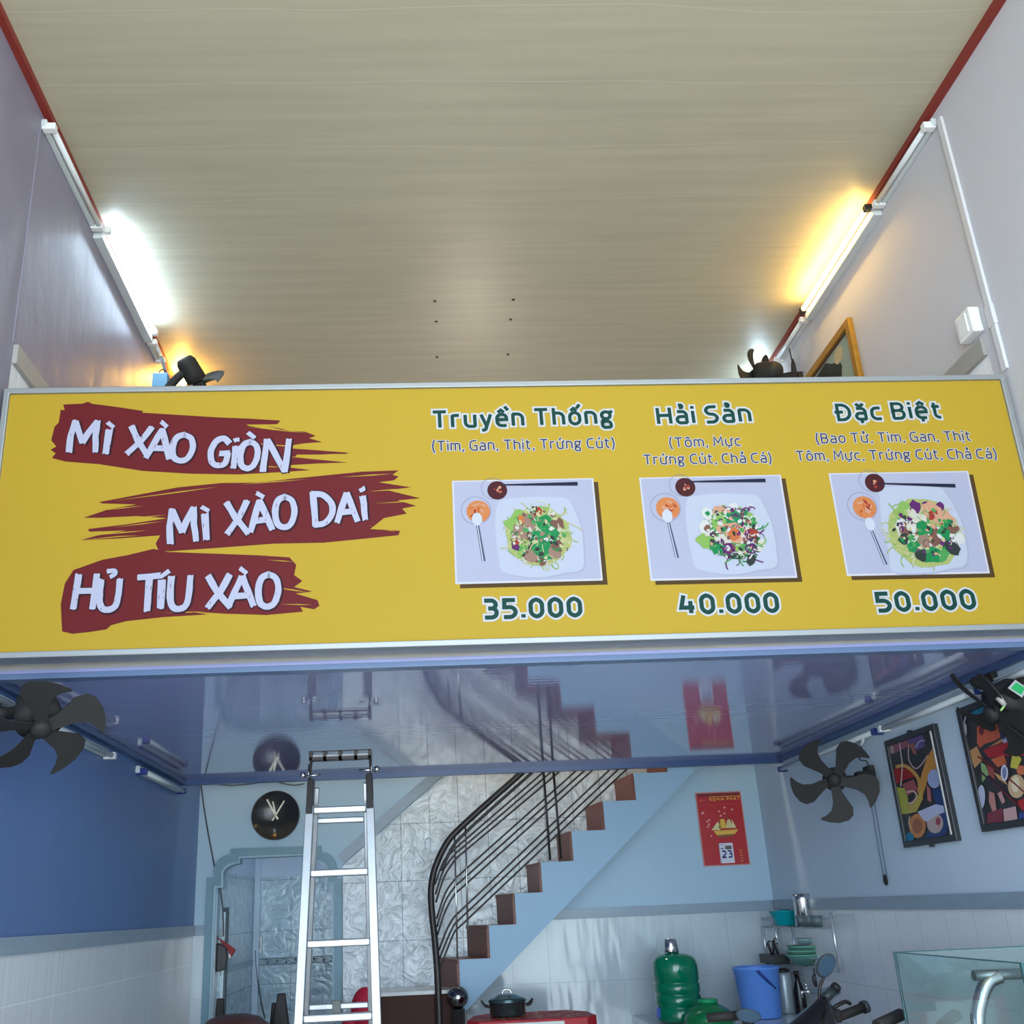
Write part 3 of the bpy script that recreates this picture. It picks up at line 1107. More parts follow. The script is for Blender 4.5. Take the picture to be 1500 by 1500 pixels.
def brush(b, pts, w, put0, rough=0.10, taper=(0.95, 0.85)):
    P = [Vector(p) for p in pts]
    if len(P) > 3:
        Q_ = []
        for i in range(len(P) - 1):
            p0_, p1_, p2_, p3_ = P[max(i - 1, 0)], P[i], P[i + 1], P[min(i + 2, len(P) - 1)]
            for t in (0, .25, .5, .75):
                Q_.append(0.5 * (2 * p1_ + (p2_ - p0_) * t + (2 * p0_ - 5 * p1_ + 4 * p2_ - p3_) * t * t + (3 * p1_ - p0_ - 3 * p2_ + p3_) * t ** 3))
        P = Q_ + [P[-1]]
        rough *= .6
    bj[0] = (bj[0] + 1) % 60
    jz = SN * (0.000006 * bj[0])

    def put(x, y):
        return put0(x, y) + jz
    S = [P[0]]
    for a, c_ in zip(P[:-1], P[1:]):
        n = max(1, int((c_ - a).length / 0.03))
        S += [lerp(a, c_, (k + 1) / n) for k in range(n)]
    n = len(S)
    L, R = [], []
    for i in range(n):
        d = (S[min(i + 1, n - 1)] - S[max(i - 1, 0)]).normalized()
        nr = Vector((-d.y, d.x))
        t = i / (n - 1)
        ww = w * lerp(taper[0], taper[1], t)
        L.append(S[i] + nr * ww / 2 * (1 + rnd.uniform(-rough, rough)))
        R.append(S[i] - nr * ww / 2 * (1 + rnd.uniform(-rough, rough)))
    d0 = (S[0] - S[1]).normalized()
    d1 = (S[-1] - S[-2]).normalized()
    vs = [put(q.x, q.y) for q in L] + [put(q.x, q.y) for q in R]
    b.add(vs, [(i, i + 1, n + i + 1, n + i) for i in range(n - 1)])
    # ragged ends
    for e, d in ((0, d0), (-1, d1)):
        a, c_ = L[e], R[e]
        k = 4
        row = []
        for j in range(k + 1):
            q = lerp(a, c_, j / k)
            row.append(q + d * w * rnd.uniform(0.02, 0.22))
        v2 = [put(q.x, q.y) for q in row] + [put(c_.x, c_.y), put(a.x, a.y)]
        b.add(v2, [tuple(range(len(v2)))])


BG = {
    'M': [[(.08, 0), (.06, .5), (.14, .98)], [(.16, .95), (.34, .55), (.46, .30)], [(.46, .32), (.62, .62), (.84, .98)], [(.84, .98), (.86, .5), (.92, .02)]],
    'I': [[(.5, 1), (.5, 0)]],
    'i': [[(.5, .80), (.5, 0)], [(.46, 1.10), (.54, 1.0)]],
    'X': [[(.08, .98), (.40, .52), (.90, .0)], [(.88, 1.0), (.55, .5), (.08, .02)]],
    'A': [[(.48, 1.0), (.26, .5), (.06, .0)], [(.48, 1.0), (.72, .5), (.94, .02)], [(.20, .34), (.80, .36)]],
    'O': [[(.52, .96), (.24, .86), (.12, .52), (.20, .16), (.46, .03), (.74, .14), (.88, .5), (.78, .84), (.50, .96)]],
    'G': [[(.86, .82), (.62, .97), (.30, .86), (.12, .5), (.22, .14), (.5, .02), (.80, .12), (.86, .46)], [(.90, .46), (.52, .44)]],
    'N': [[(.12, 0), (.14, .98)], [(.16, .96), (.50, .5), (.82, .04)], [(.84, .02), (.88, 1.02)]],
    'D': [[(.14, .98), (.16, .02)], [(.10, .96), (.52, .90), (.84, .62), (.80, .28), (.50, .06), (.12, .03)]],
    'H': [[(.14, .98), (.12, 0)], [(.84, 1.0), (.86, .02)], [(.14, .50), (.86, .52)]],
    'U': [[(.12, 1.0), (.12, .36), (.26, .08), (.54, .03), (.78, .16), (.86, .5), (.88, 1.0)]],
    'T': [[(.02, .94), (.98, .98)], [(.52, .94), (.50, 0)]],
}
BACC = {'grave': [[(-.10, 1.28), (.12, 1.12)]], 'acute': [[(.22, 1.30), (-.04, 1.12)]], 'hook': [[(-.12, 1.28), (.10, 1.30), (.14, 1.20), (0, 1.10)]]}

# letter, left, right, baseline left, baseline right, top (in half-pixels of the sign's left part), accent
BL = [
    [('M', 195, 287, 244, 246, 152, None), ('I', 288, 332, 247, 249, 180, 'grave'), ('X', 366, 440, 251, 256, 168, None), ('A', 424, 500, 260, 266, 176, 'grave'), ('O', 492, 570, 272, 274, 190, None),
     ('G', 604, 672, 284, 288, 200, None), ('i', 664, 704, 290, 292, 212, None), ('O', 692, 758, 294, 297, 210, 'grave'), ('N', 760, 848, 300, 304, 206, None)],
    [('M', 492, 582, 513, 506, 412, None), ('I', 582, 628, 502, 497, 430, 'grave'), ('X', 660, 735, 487, 482, 392, None), ('A', 730, 802, 478, 472, 390, 'grave'), ('O', 798, 873, 470, 466, 374, None),
     ('D', 912, 988, 462, 456, 364, None), ('A', 984, 1052, 450, 448, 366, None), ('i', 1050, 1090, 444, 440, 360, None)],
    [('H', 206, 282, 702, 704, 602, None), ('U', 280, 354, 710, 708, 620, 'hook'), ('T', 398, 464, 710, 708, 606, None), ('I', 448, 494, 702, 700, 622, 'acute'), ('U', 488, 562, 708, 706, 610, None),
     ('X', 602, 682, 702, 698, 608, None), ('A', 664, 748, 696, 696, 610, 'grave'), ('O', 746, 824, 702, 700, 600, None)],
]
for line in BL:
    for dark in (True, False):
        b = MB()
        rnd = random.Random(11)
        for (ch, xa, xb, ya, yb, yt, ac) in line:
            A2 = s_uv(at_s(*zs((xa, ya))))
            B2 = s_uv(at_s(*zs((xb, yb))))
            T2 = s_uv(at_s(*zs((xa, yt))))
            wv = Vector((B2[0] - A2[0], B2[1] - A2[1]))
            hv = Vector((T2[0] - A2[0] + 0.004, T2[1] - A2[1]))
            H = hv.length
            Wd = wv.length
            o2 = Vector(A2)
            ex = Vector((0.003, -0.002)) if dark else Vector((0, 0))

            def put(x, y, o2=o2, wv=wv, H=H, Wd=Wd, ex=ex, dark=dark):
                # letter units: x, y in metres along the letter box
                q = o2 + wv / Wd * x + Vector((-wv.y, wv.x)) / Wd * y + ex
                return s_pt(q.x, q.y, LAY * (2 if dark else 3))
            sts = list(BG[ch])
            for st in sts:
                wst = 0.0262 * (1.42 if dark else 1.0)
                if ch == 'I':
                    wst *= 1.15
                brush(b, [(p[0] * Wd, p[1] * H) for p in st], wst, put)
            if ac:
                hh = H if ch != 'I' else H
                for st in BACC[ac]:
                    brush(b, [(p[0] * 0.11 + Wd / 2, p[1] * 0.115 + (hh - 0.115)) for p in st], 0.019 * (1.25 if dark else 1), put)
        if not dark:
            fb = MB()
            fr_ = random.Random(21)
            for (ch, xa, xb, ya, yb, yt, ac) in line:
                for k in range(3):
                    x_, y_ = lerp(xa, xb, fr_.uniform(.15, .85)), lerp(yt, (ya + yb) / 2, fr_.uniform(.1, .95))
                    A2 = Vector(s_uv(at_s(*zs((x_, y_)))))
                    B2 = Vector(s_uv(at_s(*zs((x_ - fr_.uniform(0, 3), y_ + fr_.uniform(6, 18))))))
                    nn = Vector((fr_.uniform(.0008, .0018), 0))
                    m_ = lerp(A2, B2, .5)
                    fb.poly([s_pt(p.x, p.y, LAY * 4) for p in (A2, m_ + nn, B2, m_ - nn)])
            fb.build('dry_brush_fleck', M_MAROON, sign, fix=False)
        b.build('brush_lettering_shadow' if dark else 'brush_lettering', M_SDARK if dark else M_SLAV, sign, fix=False)

# ------------------------------------------------------------------ dish photographs printed on the sign
M_PRINT = mat('print lavender', (146, 146, 165), 0.6, spec=0.2, noise=0.03, nscale=2)
M_PEDGE = mat('print white edge', (173, 170, 177), 0.6, spec=0.2)
M_PSHADE = mat('print brown drop shadow', (66, 47, 20), 0.6, spec=0.2)
M_PLATE = mat('printed plate', (154, 158, 173), 0.6, spec=0.2)
M_PLATE2 = mat('printed plate rim', (138, 139, 158), 0.6, spec=0.2)
FM = {k: mat('food ' + k, c, 0.6, spec=0.2) for k, c in dict(noodle=(160, 156, 117), noodle2=(139, 146, 87), pale=(169, 164, 154), green=(18, 108, 60), green2=(62, 124, 66), lime=(110, 143, 70), dark=(36, 44, 41),
      brown=(99, 66, 56), meat=(126, 99, 87), purple=(77, 28, 82), orange=(165, 89, 47), red=(131, 44, 30), shrimp=(169, 126, 102), white=(173, 171, 169)).items()}
FK = list(FM)
M_SAUCE = mat('printed dark sauce', (60, 18, 24), 0.6, spec=0.2)
M_GLASSP = mat('printed glass rim', (110, 112, 137), 0.6, spec=0.2)
M_ORANGE = mat('printed carrot', (171, 104, 60), 0.6, spec=0.2)
M_SPOON = mat('printed spoon', (64, 68, 92), 0.6, spec=0.2) if True else mat('x', (94, 97, 117), 0.6, spec=0.2)
M_SPOONL = mat('printed spoon bowl', (165, 167, 179), 0.6, spec=0.2)
M_CHOP = mat('printed chopsticks', (22, 27, 47), 0.6, spec=0.2)


def photo(quad, variant, seed):
    R = random.Random(seed)
    Q = [Vector(s_uv(at_s(*q))) for q in quad]     # TL TR BR BL

    def uv(u, v):
        return lerp(lerp(Q[0], Q[1], u), lerp(Q[3], Q[2], u), v)
    asp = (Q[1] - Q[0]).length / (Q[3] - Q[0]).length

    def pt(u, v, k):
        q = uv(u, v)
        return s_pt(q.x, q.y, LAY * k)
    sh = [q + Vector((0.017, -0.016)) for q in Q]  # brown drop shadow drawn in the artwork, offset below right of each print
    ph = MB().poly([s_pt(q.x, q.y, LAY) for q in sh]).build('print_drop_shadow', M_PSHADE, sign, fix=False)
    MB().poly([s_pt(q.x, q.y, LAY * 2) for q in Q]).build('white_edge', M_PEDGE, ph, fix=False)
    e = 0.012
    MB().poly([pt(e, e, 3), pt(1 - e, e, 3), pt(1 - e, 1 - e * 1.6, 3), pt(e, 1 - e * 1.6, 3)]).build('photo_ground', M_PRINT, ph, fix=False)

    def ell(b, cu, cv, ru, k, n=28, mi=0, rv=None, rot=0.0):
        rv = rv or ru
        ps = []
        for i in range(n):
            a = 2 * math.pi * i / n
            x, y = ru * math.cos(a), rv * math.sin(a)
            x, y = x * math.cos(rot) - y * math.sin(rot), x * math.sin(rot) + y * math.cos(rot)
            ps.append(pt(cu + x, cv + y * asp, k))
        b.poly(ps, mi)

    def loop(b, cu, cv, ru, k, w=0.004, n=30, mi=0):
        for i in range(n):
            a0, a1 = 2 * math.pi * i / n, 2 * math.pi * (i + 1) / n
            b.poly([pt(cu + ru * math.cos(a0), cv + ru * math.sin(a0) * asp, k), pt(cu + ru * math.cos(a1), cv + ru * math.sin(a1) * asp, k),
                    pt(cu + (ru - w) * math.cos(a1), cv + (ru - w) * math.sin(a1) * asp, k), pt(cu + (ru - w) * math.cos(a0), cv + (ru - w) * math.sin(a0) * asp, k)], mi)
    # plate with bulged sides
    if variant == 2:
        po = [(.33, .25), (.34, .16), (.55, .14), (.76, .16), (.82, .26), (.86, .42), (.88, .6), (.85, .90), (.72, .95), (.58, .985), (.36, .985), (.31, .93), (.32, .78), (.31, .5)]
    else:
        po = [(.29, .60), (.29, .40), (.32, .22), (.40, .19), (.55, .175), (.70, .185), (.81, .21), (.86, .36), (.885, .52), (.885, .74), (.865, .89), (.74, .92), (.60, .955), (.46, .945), (.32, .89), (.30, .76)]
    cu = sum(p[0] for p in po) / len(po)
    cv = sum(p[1] for p in po) / len(po)

    def smooth(ps):
        out = []
        n = len(ps)
        for i in range(n):
            p0_, p1_, p2_, p3_ = ps[i - 1], ps[i], ps[(i + 1) % n], ps[(i + 2) % n]
            for t in (0, .33, .66):
                out.append(tuple(0.5 * (2 * p1_[k] + (p2_[k] - p0_[k]) * t + (2 * p0_[k] - 5 * p1_[k] + 4 * p2_[k] - p3_[k]) * t * t + (3 * p1_[k] - p0_[k] - 3 * p2_[k] + p3_[k]) * t ** 3) for k in (0, 1)))
        return out
    ps = smooth(po)
    b = MB()
    b.poly([pt(p[0] + .012, p[1] + .012, 3.5) for p in ps], 1)
    b.poly([pt(p[0], p[1], 4) for p in ps], 0)
    plate = b.build('plate', [M_PLATE, M_PLATE2], ph, fix=False)
    # small bowls, spoon, chopsticks
    b = MB()
    bx = .165 if variant < 2 else .20
    by = .30 if variant < 2 else .335
    loop(b, bx - .005, by, .105, 5)
    loop(b, .285, .085, .082, 4.5)
    ell(b, .315, .105, .070, 5, mi=1)
    ell(b, bx + .01, by + .01, .082, 5, mi=2)
    for i in range(14):
        a, rr_ = R.uniform(0, 6.28), R.uniform(0, .06)
        ell(b, bx + .01 + rr_ * math.cos(a), by + .01 + rr_ * math.sin(a) * asp, R.uniform(.012, .03), 5.2 + i * .03, 8, 3 + i % 3, rv=.008, rot=R.uniform(0, 3))
    for i in range(8):
        a, rr_ = R.uniform(0, 6.28), R.uniform(0, .03)
        ell(b, .315 + rr_ * math.cos(a), .105 + rr_ * math.sin(a) * asp, R.uniform(.005, .012), 5.2 + i * .03, 6, 5 if i % 2 else 6)
    b.build('sauce_bowls', [M_GLASSP, M_SAUCE, M_ORANGE, FM['orange'], FM['shrimp'], FM['red'], FM['shrimp']], ph, fix=False)
    b = MB()
    if variant < 2:
        s0, s1 = (.165, .385), (.165 + .03, .79)
    else:
        s0, s1 = (.225, .51), (.19 + .09, .90)
    ell(b, s0[0], s0[1], .036, 6.4, 20, 0, rv=.048)
    d = Vector((s1[0] - s0[0], s1[1] - s0[1]))
    for w0, w1, k, mi, sh_ in ((.010, .026, 6.2, 1, .003), (.003, .008, 6.3, 0, -.002)):
        b.poly([pt(s0[0] - w0 + sh_ * .4, s0[1] + .05, k), pt(s0[0] + w0 + sh_ * .4, s0[1] + .05, k), pt(s1[0] + w1 / 2 + sh_, s1[1], k), pt(s1[0] - w1 / 2 + sh_, s1[1], k)], mi)
    b.build('spoon', [M_SPOONL, M_SPOON], ph, fix=False)
    cy = (.045, .045, .105)[variant]
    ey = (.052, .052, .145)[variant]
    b = MB()
    b.poly([pt(.35, cy, 6), pt(.885, ey - .016, 6), pt(.885, ey + .022, 6), pt(.35, cy + .014, 6)])
    b.build('chopsticks', M_CHOP, ph, fix=False)
    # food
    fu, fv, fr = (.585, .555, .225) if variant == 0 else ((.60, .565, .215) if variant == 1 else (.595, .60, .265))
    fa = (1.05, 1.0, .80)[variant]
    b = MB()
    idx = {k: i for i, k in enumerate(FK)}
    lay = [7.0]

    def L():
        lay[0] += 0.02
        return lay[0]

    def rp(s=1.0):
        a, q = R.uniform(0, 2 * math.pi), math.sqrt(R.uniform(0, 1)) * s
        return fu + fr * q * math.cos(a), fv + fr * q * math.sin(a) * asp * fa

    def blob(cu_, cv_, r, key, n=9, jag=.25, stretch=1.0):
        stretch = min(stretch, 1.5)
        k = L()
        ro = R.uniform(0, 3.14)
        ps = []
        for i in range(n):
            a = 2 * math.pi * i / n
            q = r * (1 + R.uniform(-jag, jag))
            x, y = q * math.cos(a) * stretch, q * math.sin(a)
            ps.append(pt(cu_ + x * math.cos(ro) - y * math.sin(ro), cv_ + (x * math.sin(ro) + y * math.cos(ro)) * asp, k))
        b.poly(ps, idx[key])

    def strand(cu_, cv_, ln, w, key, curl=2.2):
        k = L()
        a = R.uniform(0, 6.28)
        c_ = R.uniform(-curl, curl)
        P = []
        x, y = cu_, cv_
        n = 8
        for i in range(n):
            P.append((x, y))
            x += math.cos(a) * ln / n
            y += math.sin(a) * ln / n * asp
            a += c_ / n * 2
        for i in range(n - 1):
            dx, dy = P[i + 1][0] - P[i][0], (P[i + 1][1] - P[i][1]) / asp
            l_ = math.hypot(dx, dy) or 1
            nx, ny = -dy / l_ * w / 2, dx / l_ * w / 2 * asp
            b.poly([pt(P[i][0] + nx, P[i][1] + ny, k), pt(P[i + 1][0] + nx, P[i + 1][1] + ny, k), pt(P[i + 1][0] - nx, P[i + 1][1] - ny, k), pt(P[i][0] - nx, P[i][1] - ny, k)], idx[key])
    if variant == 0:
        blob(fu, fv, fr * .98, 'noodle2', 24, .06)
        for i in range(26):
            blob(*rp(.8), R.uniform(.02, .05), R.choice(['brown', 'dark', 'green2', 'noodle', 'meat']))
        for i in range(150):
            strand(*rp(1.0), R.uniform(.05, .13), .008, R.choice(['noodle', 'noodle', 'noodle2', 'pale', 'lime']))
        for cx_, cy_, r_, key, st_ in ((.44, .37, .04, 'lime', 2), (.40, .45, .035, 'lime', 2), (.46, .52, .05, 'meat', 1.2), (.53, .42, .05, 'meat', 1.3), (.59, .33, .03, 'red', 2), (.56, .31, .025, 'dark', 2), (.45, .68, .035, 'lime', 1),
                                   (.42, .66, .03, 'purple', 1.2), (.43, .62, .02, 'red', 1), (.52, .75, .045, 'meat', 1.2), (.68, .72, .05, 'meat', 1), (.70, .66, .04, 'brown', 1), (.44, .75, .02, 'lime', 2.4), (.60, .80, .03, 'brown', 1.5), (.72, .45, .05, 'brown', 1), (.47, .40, .02, 'orange', 1.8)):
            blob(cx_, cy_, r_, key, 10, .25, st_)
        for cx_, cy_, r_ in ((.62, .43, .05), (.57, .58, .06), (.66, .55, .06), (.60, .68, .05), (.62, .75, .035), (.64, .49, .04)):
            blob(cx_, cy_, r_, 'green', 11, .35, 1.2)
            strand(cx_, cy_, .10, .006, 'green2')
    elif variant == 1:
        blob(fu, fv, fr * .85, 'dark', 20, .08)
        for i in range(46):
            blob(*rp(.9), R.uniform(.02, .045), R.choice(['green', 'green2', 'pale', 'dark', 'purple', 'brown', 'lime', 'white']))
        for i in range(70):
            strand(*rp(.92), R.uniform(.06, .13), .009, R.choice(['purple', 'white', 'pale', 'green2', 'green', 'purple', 'lime']))
        for cx_, cy_, r_, key, st_ in ((.44, .37, .045, 'white', 1), (.53, .36, .042, 'shrimp', 1.2), (.62, .35, .05, 'white', 1.2), (.42, .51, .052, 'white', 1), (.43, .515, .025, 'brown', 1), (.445, .37, .018, 'green', 1), (.62, .36, .022, 'brown', 1),
                                   (.52, .44, .05, 'lime', 1.8), (.62, .43, .06, 'green', 1.2), (.60, .56, .07, 'shrimp', 1.5), (.61, .57, .04, 'orange', 1.5), (.52, .64, .05, 'pale', 1.2), (.55, .72, .045, 'purple', 1.3), (.55, .71, .02, 'white', 1), (.41, .64, .05, 'lime', 1.8), (.47, .70, .04, 'green', 1.8),
                                   (.74, .57, .03, 'red', 3), (.73, .46, .03, 'green', 2.5), (.70, .82, .03, 'dark', 1.8)):
            blob(cx_, cy_, r_, key, 12, .15, st_)
        for i in range(26):
            strand(R.uniform(.62, .76), R.uniform(.28, .75), .09, .010, R.choice(['purple', 'white', 'purple']))
    else:
        blob(fu, fv, fr * .95, 'noodle2', 24, .05)
        for i in range(170):
            strand(*rp(1.02), R.uniform(.05, .12), .007, R.choice(['noodle', 'noodle', 'noodle2', 'pale', 'lime']))
        for i in range(24):
            blob(*rp(.62), R.uniform(.02, .045), R.choice(['brown', 'dark', 'green2', 'green', 'purple']))
        for cx_, cy_, r_, key, st_ in ((.56, .36, .045, 'purple', 1.2), (.66, .35, .04, 'purple', 1.3), (.74, .36, .03, 'purple', 1.3), (.48, .38, .045, 'lime', 1.5), (.68, .41, .065, 'shrimp', 1.3), (.68, .43, .03, 'red', 1.4), (.76, .46, .05, 'shrimp', 1.3), (.78, .52, .03, 'green', 1.2),
                                   (.48, .58, .075, 'white', 1.3), (.46, .60, .035, 'brown', 1.8), (.56, .49, .05, 'pale', 1.8), (.60, .56, .06, 'green', 1), (.60, .70, .06, 'meat', 1.1), (.67, .66, .05, 'brown', 1.3), (.74, .62, .05, 'green', 1.3), (.82, .66, .05, 'white', 1), (.76, .76, .05, 'dark', 1.3),
                                   (.62, .82, .06, 'green', 1.6), (.54, .80, .04, 'dark', 1.4), (.50, .74, .04, 'green', 1.3), (.70, .82, .035, 'green2', 1.6), (.80, .58, .035, 'brown', 1.3), (.44, .66, .035, 'dark', 1.3), (.53, .40, .03, 'pale', 1)):
            blob(cx_, cy_, r_, key, 12, .2, st_)
    for i in range(80):
        blob(*rp(.85), R.uniform(.006, .016), R.choice([['brown', 'dark', 'green', 'green2', 'white', 'noodle', 'meat', 'pale'], ['purple', 'dark', 'green', 'green2', 'white', 'shrimp', 'pale', 'brown'], ['brown', 'dark', 'green', 'green2', 'white', 'purple', 'shrimp', 'noodle']][variant]), 6, .3, 1.4)
    for i in range(40):
        strand(*rp(.9), R.uniform(.03, .07), .005, R.choice([['noodle', 'pale', 'dark', 'green2'], ['white', 'purple', 'dark', 'green2'], ['noodle', 'dark', 'pale', 'green2']][variant]))
    b.build('noodle_dish', [FM[k] for k in FK], ph, fix=False)


photo([(662, 704.5), (869, 700.5), (883, 850.5), (667, 856)], 0, 3)
photo([(936, 700), (1143.5, 695.5), (1168, 846.5), (953, 851)], 1, 4)
photo([(1213.5, 693.5), (1418, 690), (1450, 840), (1240.5, 844)], 2, 6)
#PART3
# ================================================================== STAIRS
M_GRAN = mat('brown granite', (116, 68, 56), 0.4, spec=0.3, noise=0.18, nscale=60)
M_STAIRP = mat('stair paint', (146, 178, 202), 0.5)
YN = 6.50
npx = [(672.5, 1405.8), (716, 1355.8), (753.8, 1308.8), (792, 1263), (837, 1217.6), (883, 1173.8), (928, 1132.8), (973.5, 1092), (1018, 1052)]
fpx = [645, 687, 730, 774, 818, 860, 902, 947, 991]
XN = [at_y(x, y, YN).x for x, y in npx]
ZN = [at_y(x, y, YN).z for x, y in npx]
XF = [min(at_y(fx, y, YB - 0.014).x, xn) for fx, (x, y), xn in zip(fpx, npx, XN)]
ZL = at_y(600, 1453, 6.46).z           # landing
stair = thing('staircase', 'pale blue concrete staircase with brown granite risers climbing along the rear wall', 'stairs', (XN[3], YN, 0))
prof = [(XN[0], 0.0), (XN[0], ZN[0])]
for i in range(1, len(XN)):
    prof += [(XN[i], ZN[i - 1]), (XN[i], ZN[i])]
lo1, lo2 = at_y(1021.6, 1124.8, YN), at_y(768.8, 1390, YN)
dd = (lo1 - lo2)
top_ = lo2 + dd * ((ZN[-1] - 0.3 - lo2.z) / dd.z)
bot_ = lo2 + dd * ((XN[0] - lo2.x) / dd.x)
XE = XN[-1] + 0.22
prof = prof[1:] + [(XE, ZN[-1]), (XE, lo2.z + dd.z * (XE - lo2.x) / dd.x), (bot_.x, bot_.z)]
MB().prism([Vector((x, YN, z)) for x, z in prof], (0, YB - 0.013 - YN, 0)).build('stringer', M_STAIRP, stair)
for i in range(len(XN)):
    z0 = ZL if i == 0 else ZN[i - 1]
    z1 = ZN[i] - 0.022
    a, c = Vector((XN[i] - 0.001, YN - 0.003, z0)), Vector((XF[i] - 0.001, YB - 0.014, z0))
    e = Vector((0, 0, z1 - z0))
    t_ = Vector((-0.016, 0, 0))
    MB().prism([a, c, c + e, a + e], t_).build('riser', M_GRAN, stair)
    xn2 = XN[i + 1] if i < len(XN) - 1 else XE
    xf2 = XF[i + 1] if i < len(XN) - 1 else XE - .05
    MB().prism([Vector((XN[i] - 0.012, YN + 0.012, ZN[i] - 0.022)), Vector((xn2, YN + 0.012, ZN[i] - 0.022)), Vector((xf2, YB - 0.014, ZN[i] - 0.022)), Vector((XF[i] - 0.022, YB - 0.014, ZN[i] - 0.022))],
               (0, 0, 0.0225)).build('tread', M_GRAN, stair)
xl0, xl1 = at_y(556, 1460, 6.46).x, XN[0] - 0.002
b = MB().box((xl0, 6.48, 0), (xl1, YB - 0.014, ZL - 0.02))
b.build('landing', mat('landing brown', (66, 38, 33), 0.6, spec=0.2), stair)
MB().box((xl0 - 0.02, 6.472, ZL - 0.02), (xl1, YB - 0.014, ZL)).build('landing_slab', mat('landing marble', (178, 180, 182), 0.2, noise=0.1), stair)

# railing
YR = 6.435
rail = thing('stair_railing', 'dark metal railing with a curved handrail along the open side of the stairs', 'railing', (at_y(640, 1400, YR).x, YR, 0))


def pth(pts, Y):
    return [at_y(x, y, Y) for x, y in pts]


def crv(P, n=6):
    out = []
    P = [Vector(p) for p in P]
    m_ = len(P)
    for i in range(m_ - 1):
        a, b_, c_, d_ = P[max(i - 1, 0)], P[i], P[i + 1], P[min(i + 2, m_ - 1)]
        for k in range(n):
            t = k / n
            out.append(0.5 * (2 * b_ + (c_ - a) * t + (2 * a - 5 * b_ + 4 * c_ - d_) * t * t + (3 * b_ - a - 3 * c_ + d_) * t ** 3))
    out.append(P[-1])
    return out


hp = pth([(836, 1066), (764, 1132), (720, 1171), (676, 1211), (655, 1234), (638, 1269), (631.5, 1301), (632.5, 1336), (637, 1378), (641, 1432), (644, 1500)], YR)
d_ = (hp[-1] - hp[-2])
hp.append(Vector((hp[-1].x + 0.01, YR, 0.0)))
MB().tube(crv(hp), 0.021, 12).build('handrail', M_BLKM, rail)
hp2 = [p + Vector((0.035, 0, -0.03)) for p in hp[:6]]
MB().tube(crv(hp2), 0.010, 8).build('handrail_underside', M_BLKM, rail)
for (xt, yt_, x1, y1, cx_, cy_, x2, y2) in (
        (796, 1131, 667, 1243, 650, 1262, 637, 1296), (807, 1131, 667, 1251, 650, 1274, 638, 1310), (818.6, 1131, 667, 1259, 651, 1284, 638.5, 1322),
        (845, 1128, 667, 1287, 652, 1309, 639.5, 1346), (857, 1128, 667, 1298, 652, 1321, 640, 1358), (868, 1128, 667, 1309, 653, 1333, 640.5, 1370),
        (894.6, 1126, 667, 1341, 655, 1361, 643, 1392), (906.6, 1126, 667, 1352, 656, 1374, 644, 1404), (918.6, 1126, 667, 1363, 657, 1386, 645, 1416)):
    ex_ = (xt + (xt - x1) * 0.25, yt_ + (yt_ - y1) * 0.25)
    P = pth([ex_, (xt, yt_), ((xt + x1) / 2, (yt_ + y1) / 2), (x1 + 10, y1 - 9), (x1, y1), (cx_, cy_), (x2, y2)], YR)
    MB().tube(crv(P, 4), 0.0062, 8).build('rail', M_BLKM, rail)
for (xa, ya, xb, yb_) in ((794, 1100, 805.8, 1260), (808, 1100, 822, 1258), (666, 1224, 670, 1404), (682, 1212, 685, 1362)):
    A2, B2 = at_y(xa, ya, YR), at_y(xb, yb_, YR)
    MB().tube([A2, B2], 0.008 if xa > 700 else 0.006, 8).build('baluster', M_BLKM if xa > 700 else M_STEEL, rail)
bc = at_y(670.5, 1461, 6.36)
nw = MB().tube([Vector((bc.x, 6.36, 0)), Vector((bc.x, 6.36, bc.z - 0.065))], 0.042, 16).build('newel_post', M_BLKM, rail)
MB().ball((bc.x, 6.36, bc.z), 0.066, 28, 16).build('newel_ball', mat('dark chrome', (120, 118, 122), 0.08, 1.0), nw)

# ================================================================== LADDER
lad = thing('ladder', 'aluminium folding ladder standing open below the edge of the mezzanine', 'ladder', (at_y(495, 1300, 5.0).x, 5.0, 0))


def to_floor(p, q):
    d = q - p
    return p + d * ((0.0 - p.z) / d.z)


YLt, YLb = 4.98, 4.78
fl0, fl1 = at_y(456, 1146, YLt), at_y(438, 1496, YLb)
fr0, fr1 = at_y(541, 1138, YLt), at_y(552, 1496, YLb)
fl2, fr2 = to_floor(fl0, fl1), to_floor(fr0, fr1)
for a, c in ((fl0, fl2), (fr0, fr2)):
    a2 = lerp(a, c, 0.055)
    lg = MB().bar(a2, c, 0.040, 0.055, (0, 1, 0)).build('rail', M_ALU, lad, bevel=0.003)
    MB().bar(a + Vector((0, 0, 0.01)), lerp(a, c, 0.075), 0.034, 0.060, (0, 1, 0)).build('hinge', M_BLACK, lad, bevel=0.004)
    MB().bar(lerp(a, c, 0.985), c, 0.046, 0.062, (0, 1, 0)).build('rubber_foot', M_BLACK, lg)
for py in (1188, 1280, 1383, 1492, 1608, 1735, 1880):
    # height on the front frame: parametrise by pixel height along the left rail
    def onrail(a, c, py):
        lo_, hi_ = 0.0, 1.0
        for _ in range(40):
            m_ = (lo_ + hi_) / 2
            q = lerp(a, c, m_) - CAM
            yy = PY - F * q.dot(up) / q.dot(fw)
            if yy < py:
                lo_ = m_
            else:
                hi_ = m_
        return lerp(a, c, lo_)
    A2, B2 = onrail(fl0, fl2, py), onrail(fr0, fr2, py - 3.5)
    zz = (A2.z + B2.z) / 2
    A2.z = B2.z = zz
    d = (B2 - A2).normalized()
    if zz > 0.1:
        MB().bar(A2 + d * .02, B2 - d * .02, 0.045, 0.034, (0, 0, 1)).build('rung', M_ALU, lad, bevel=0.006)
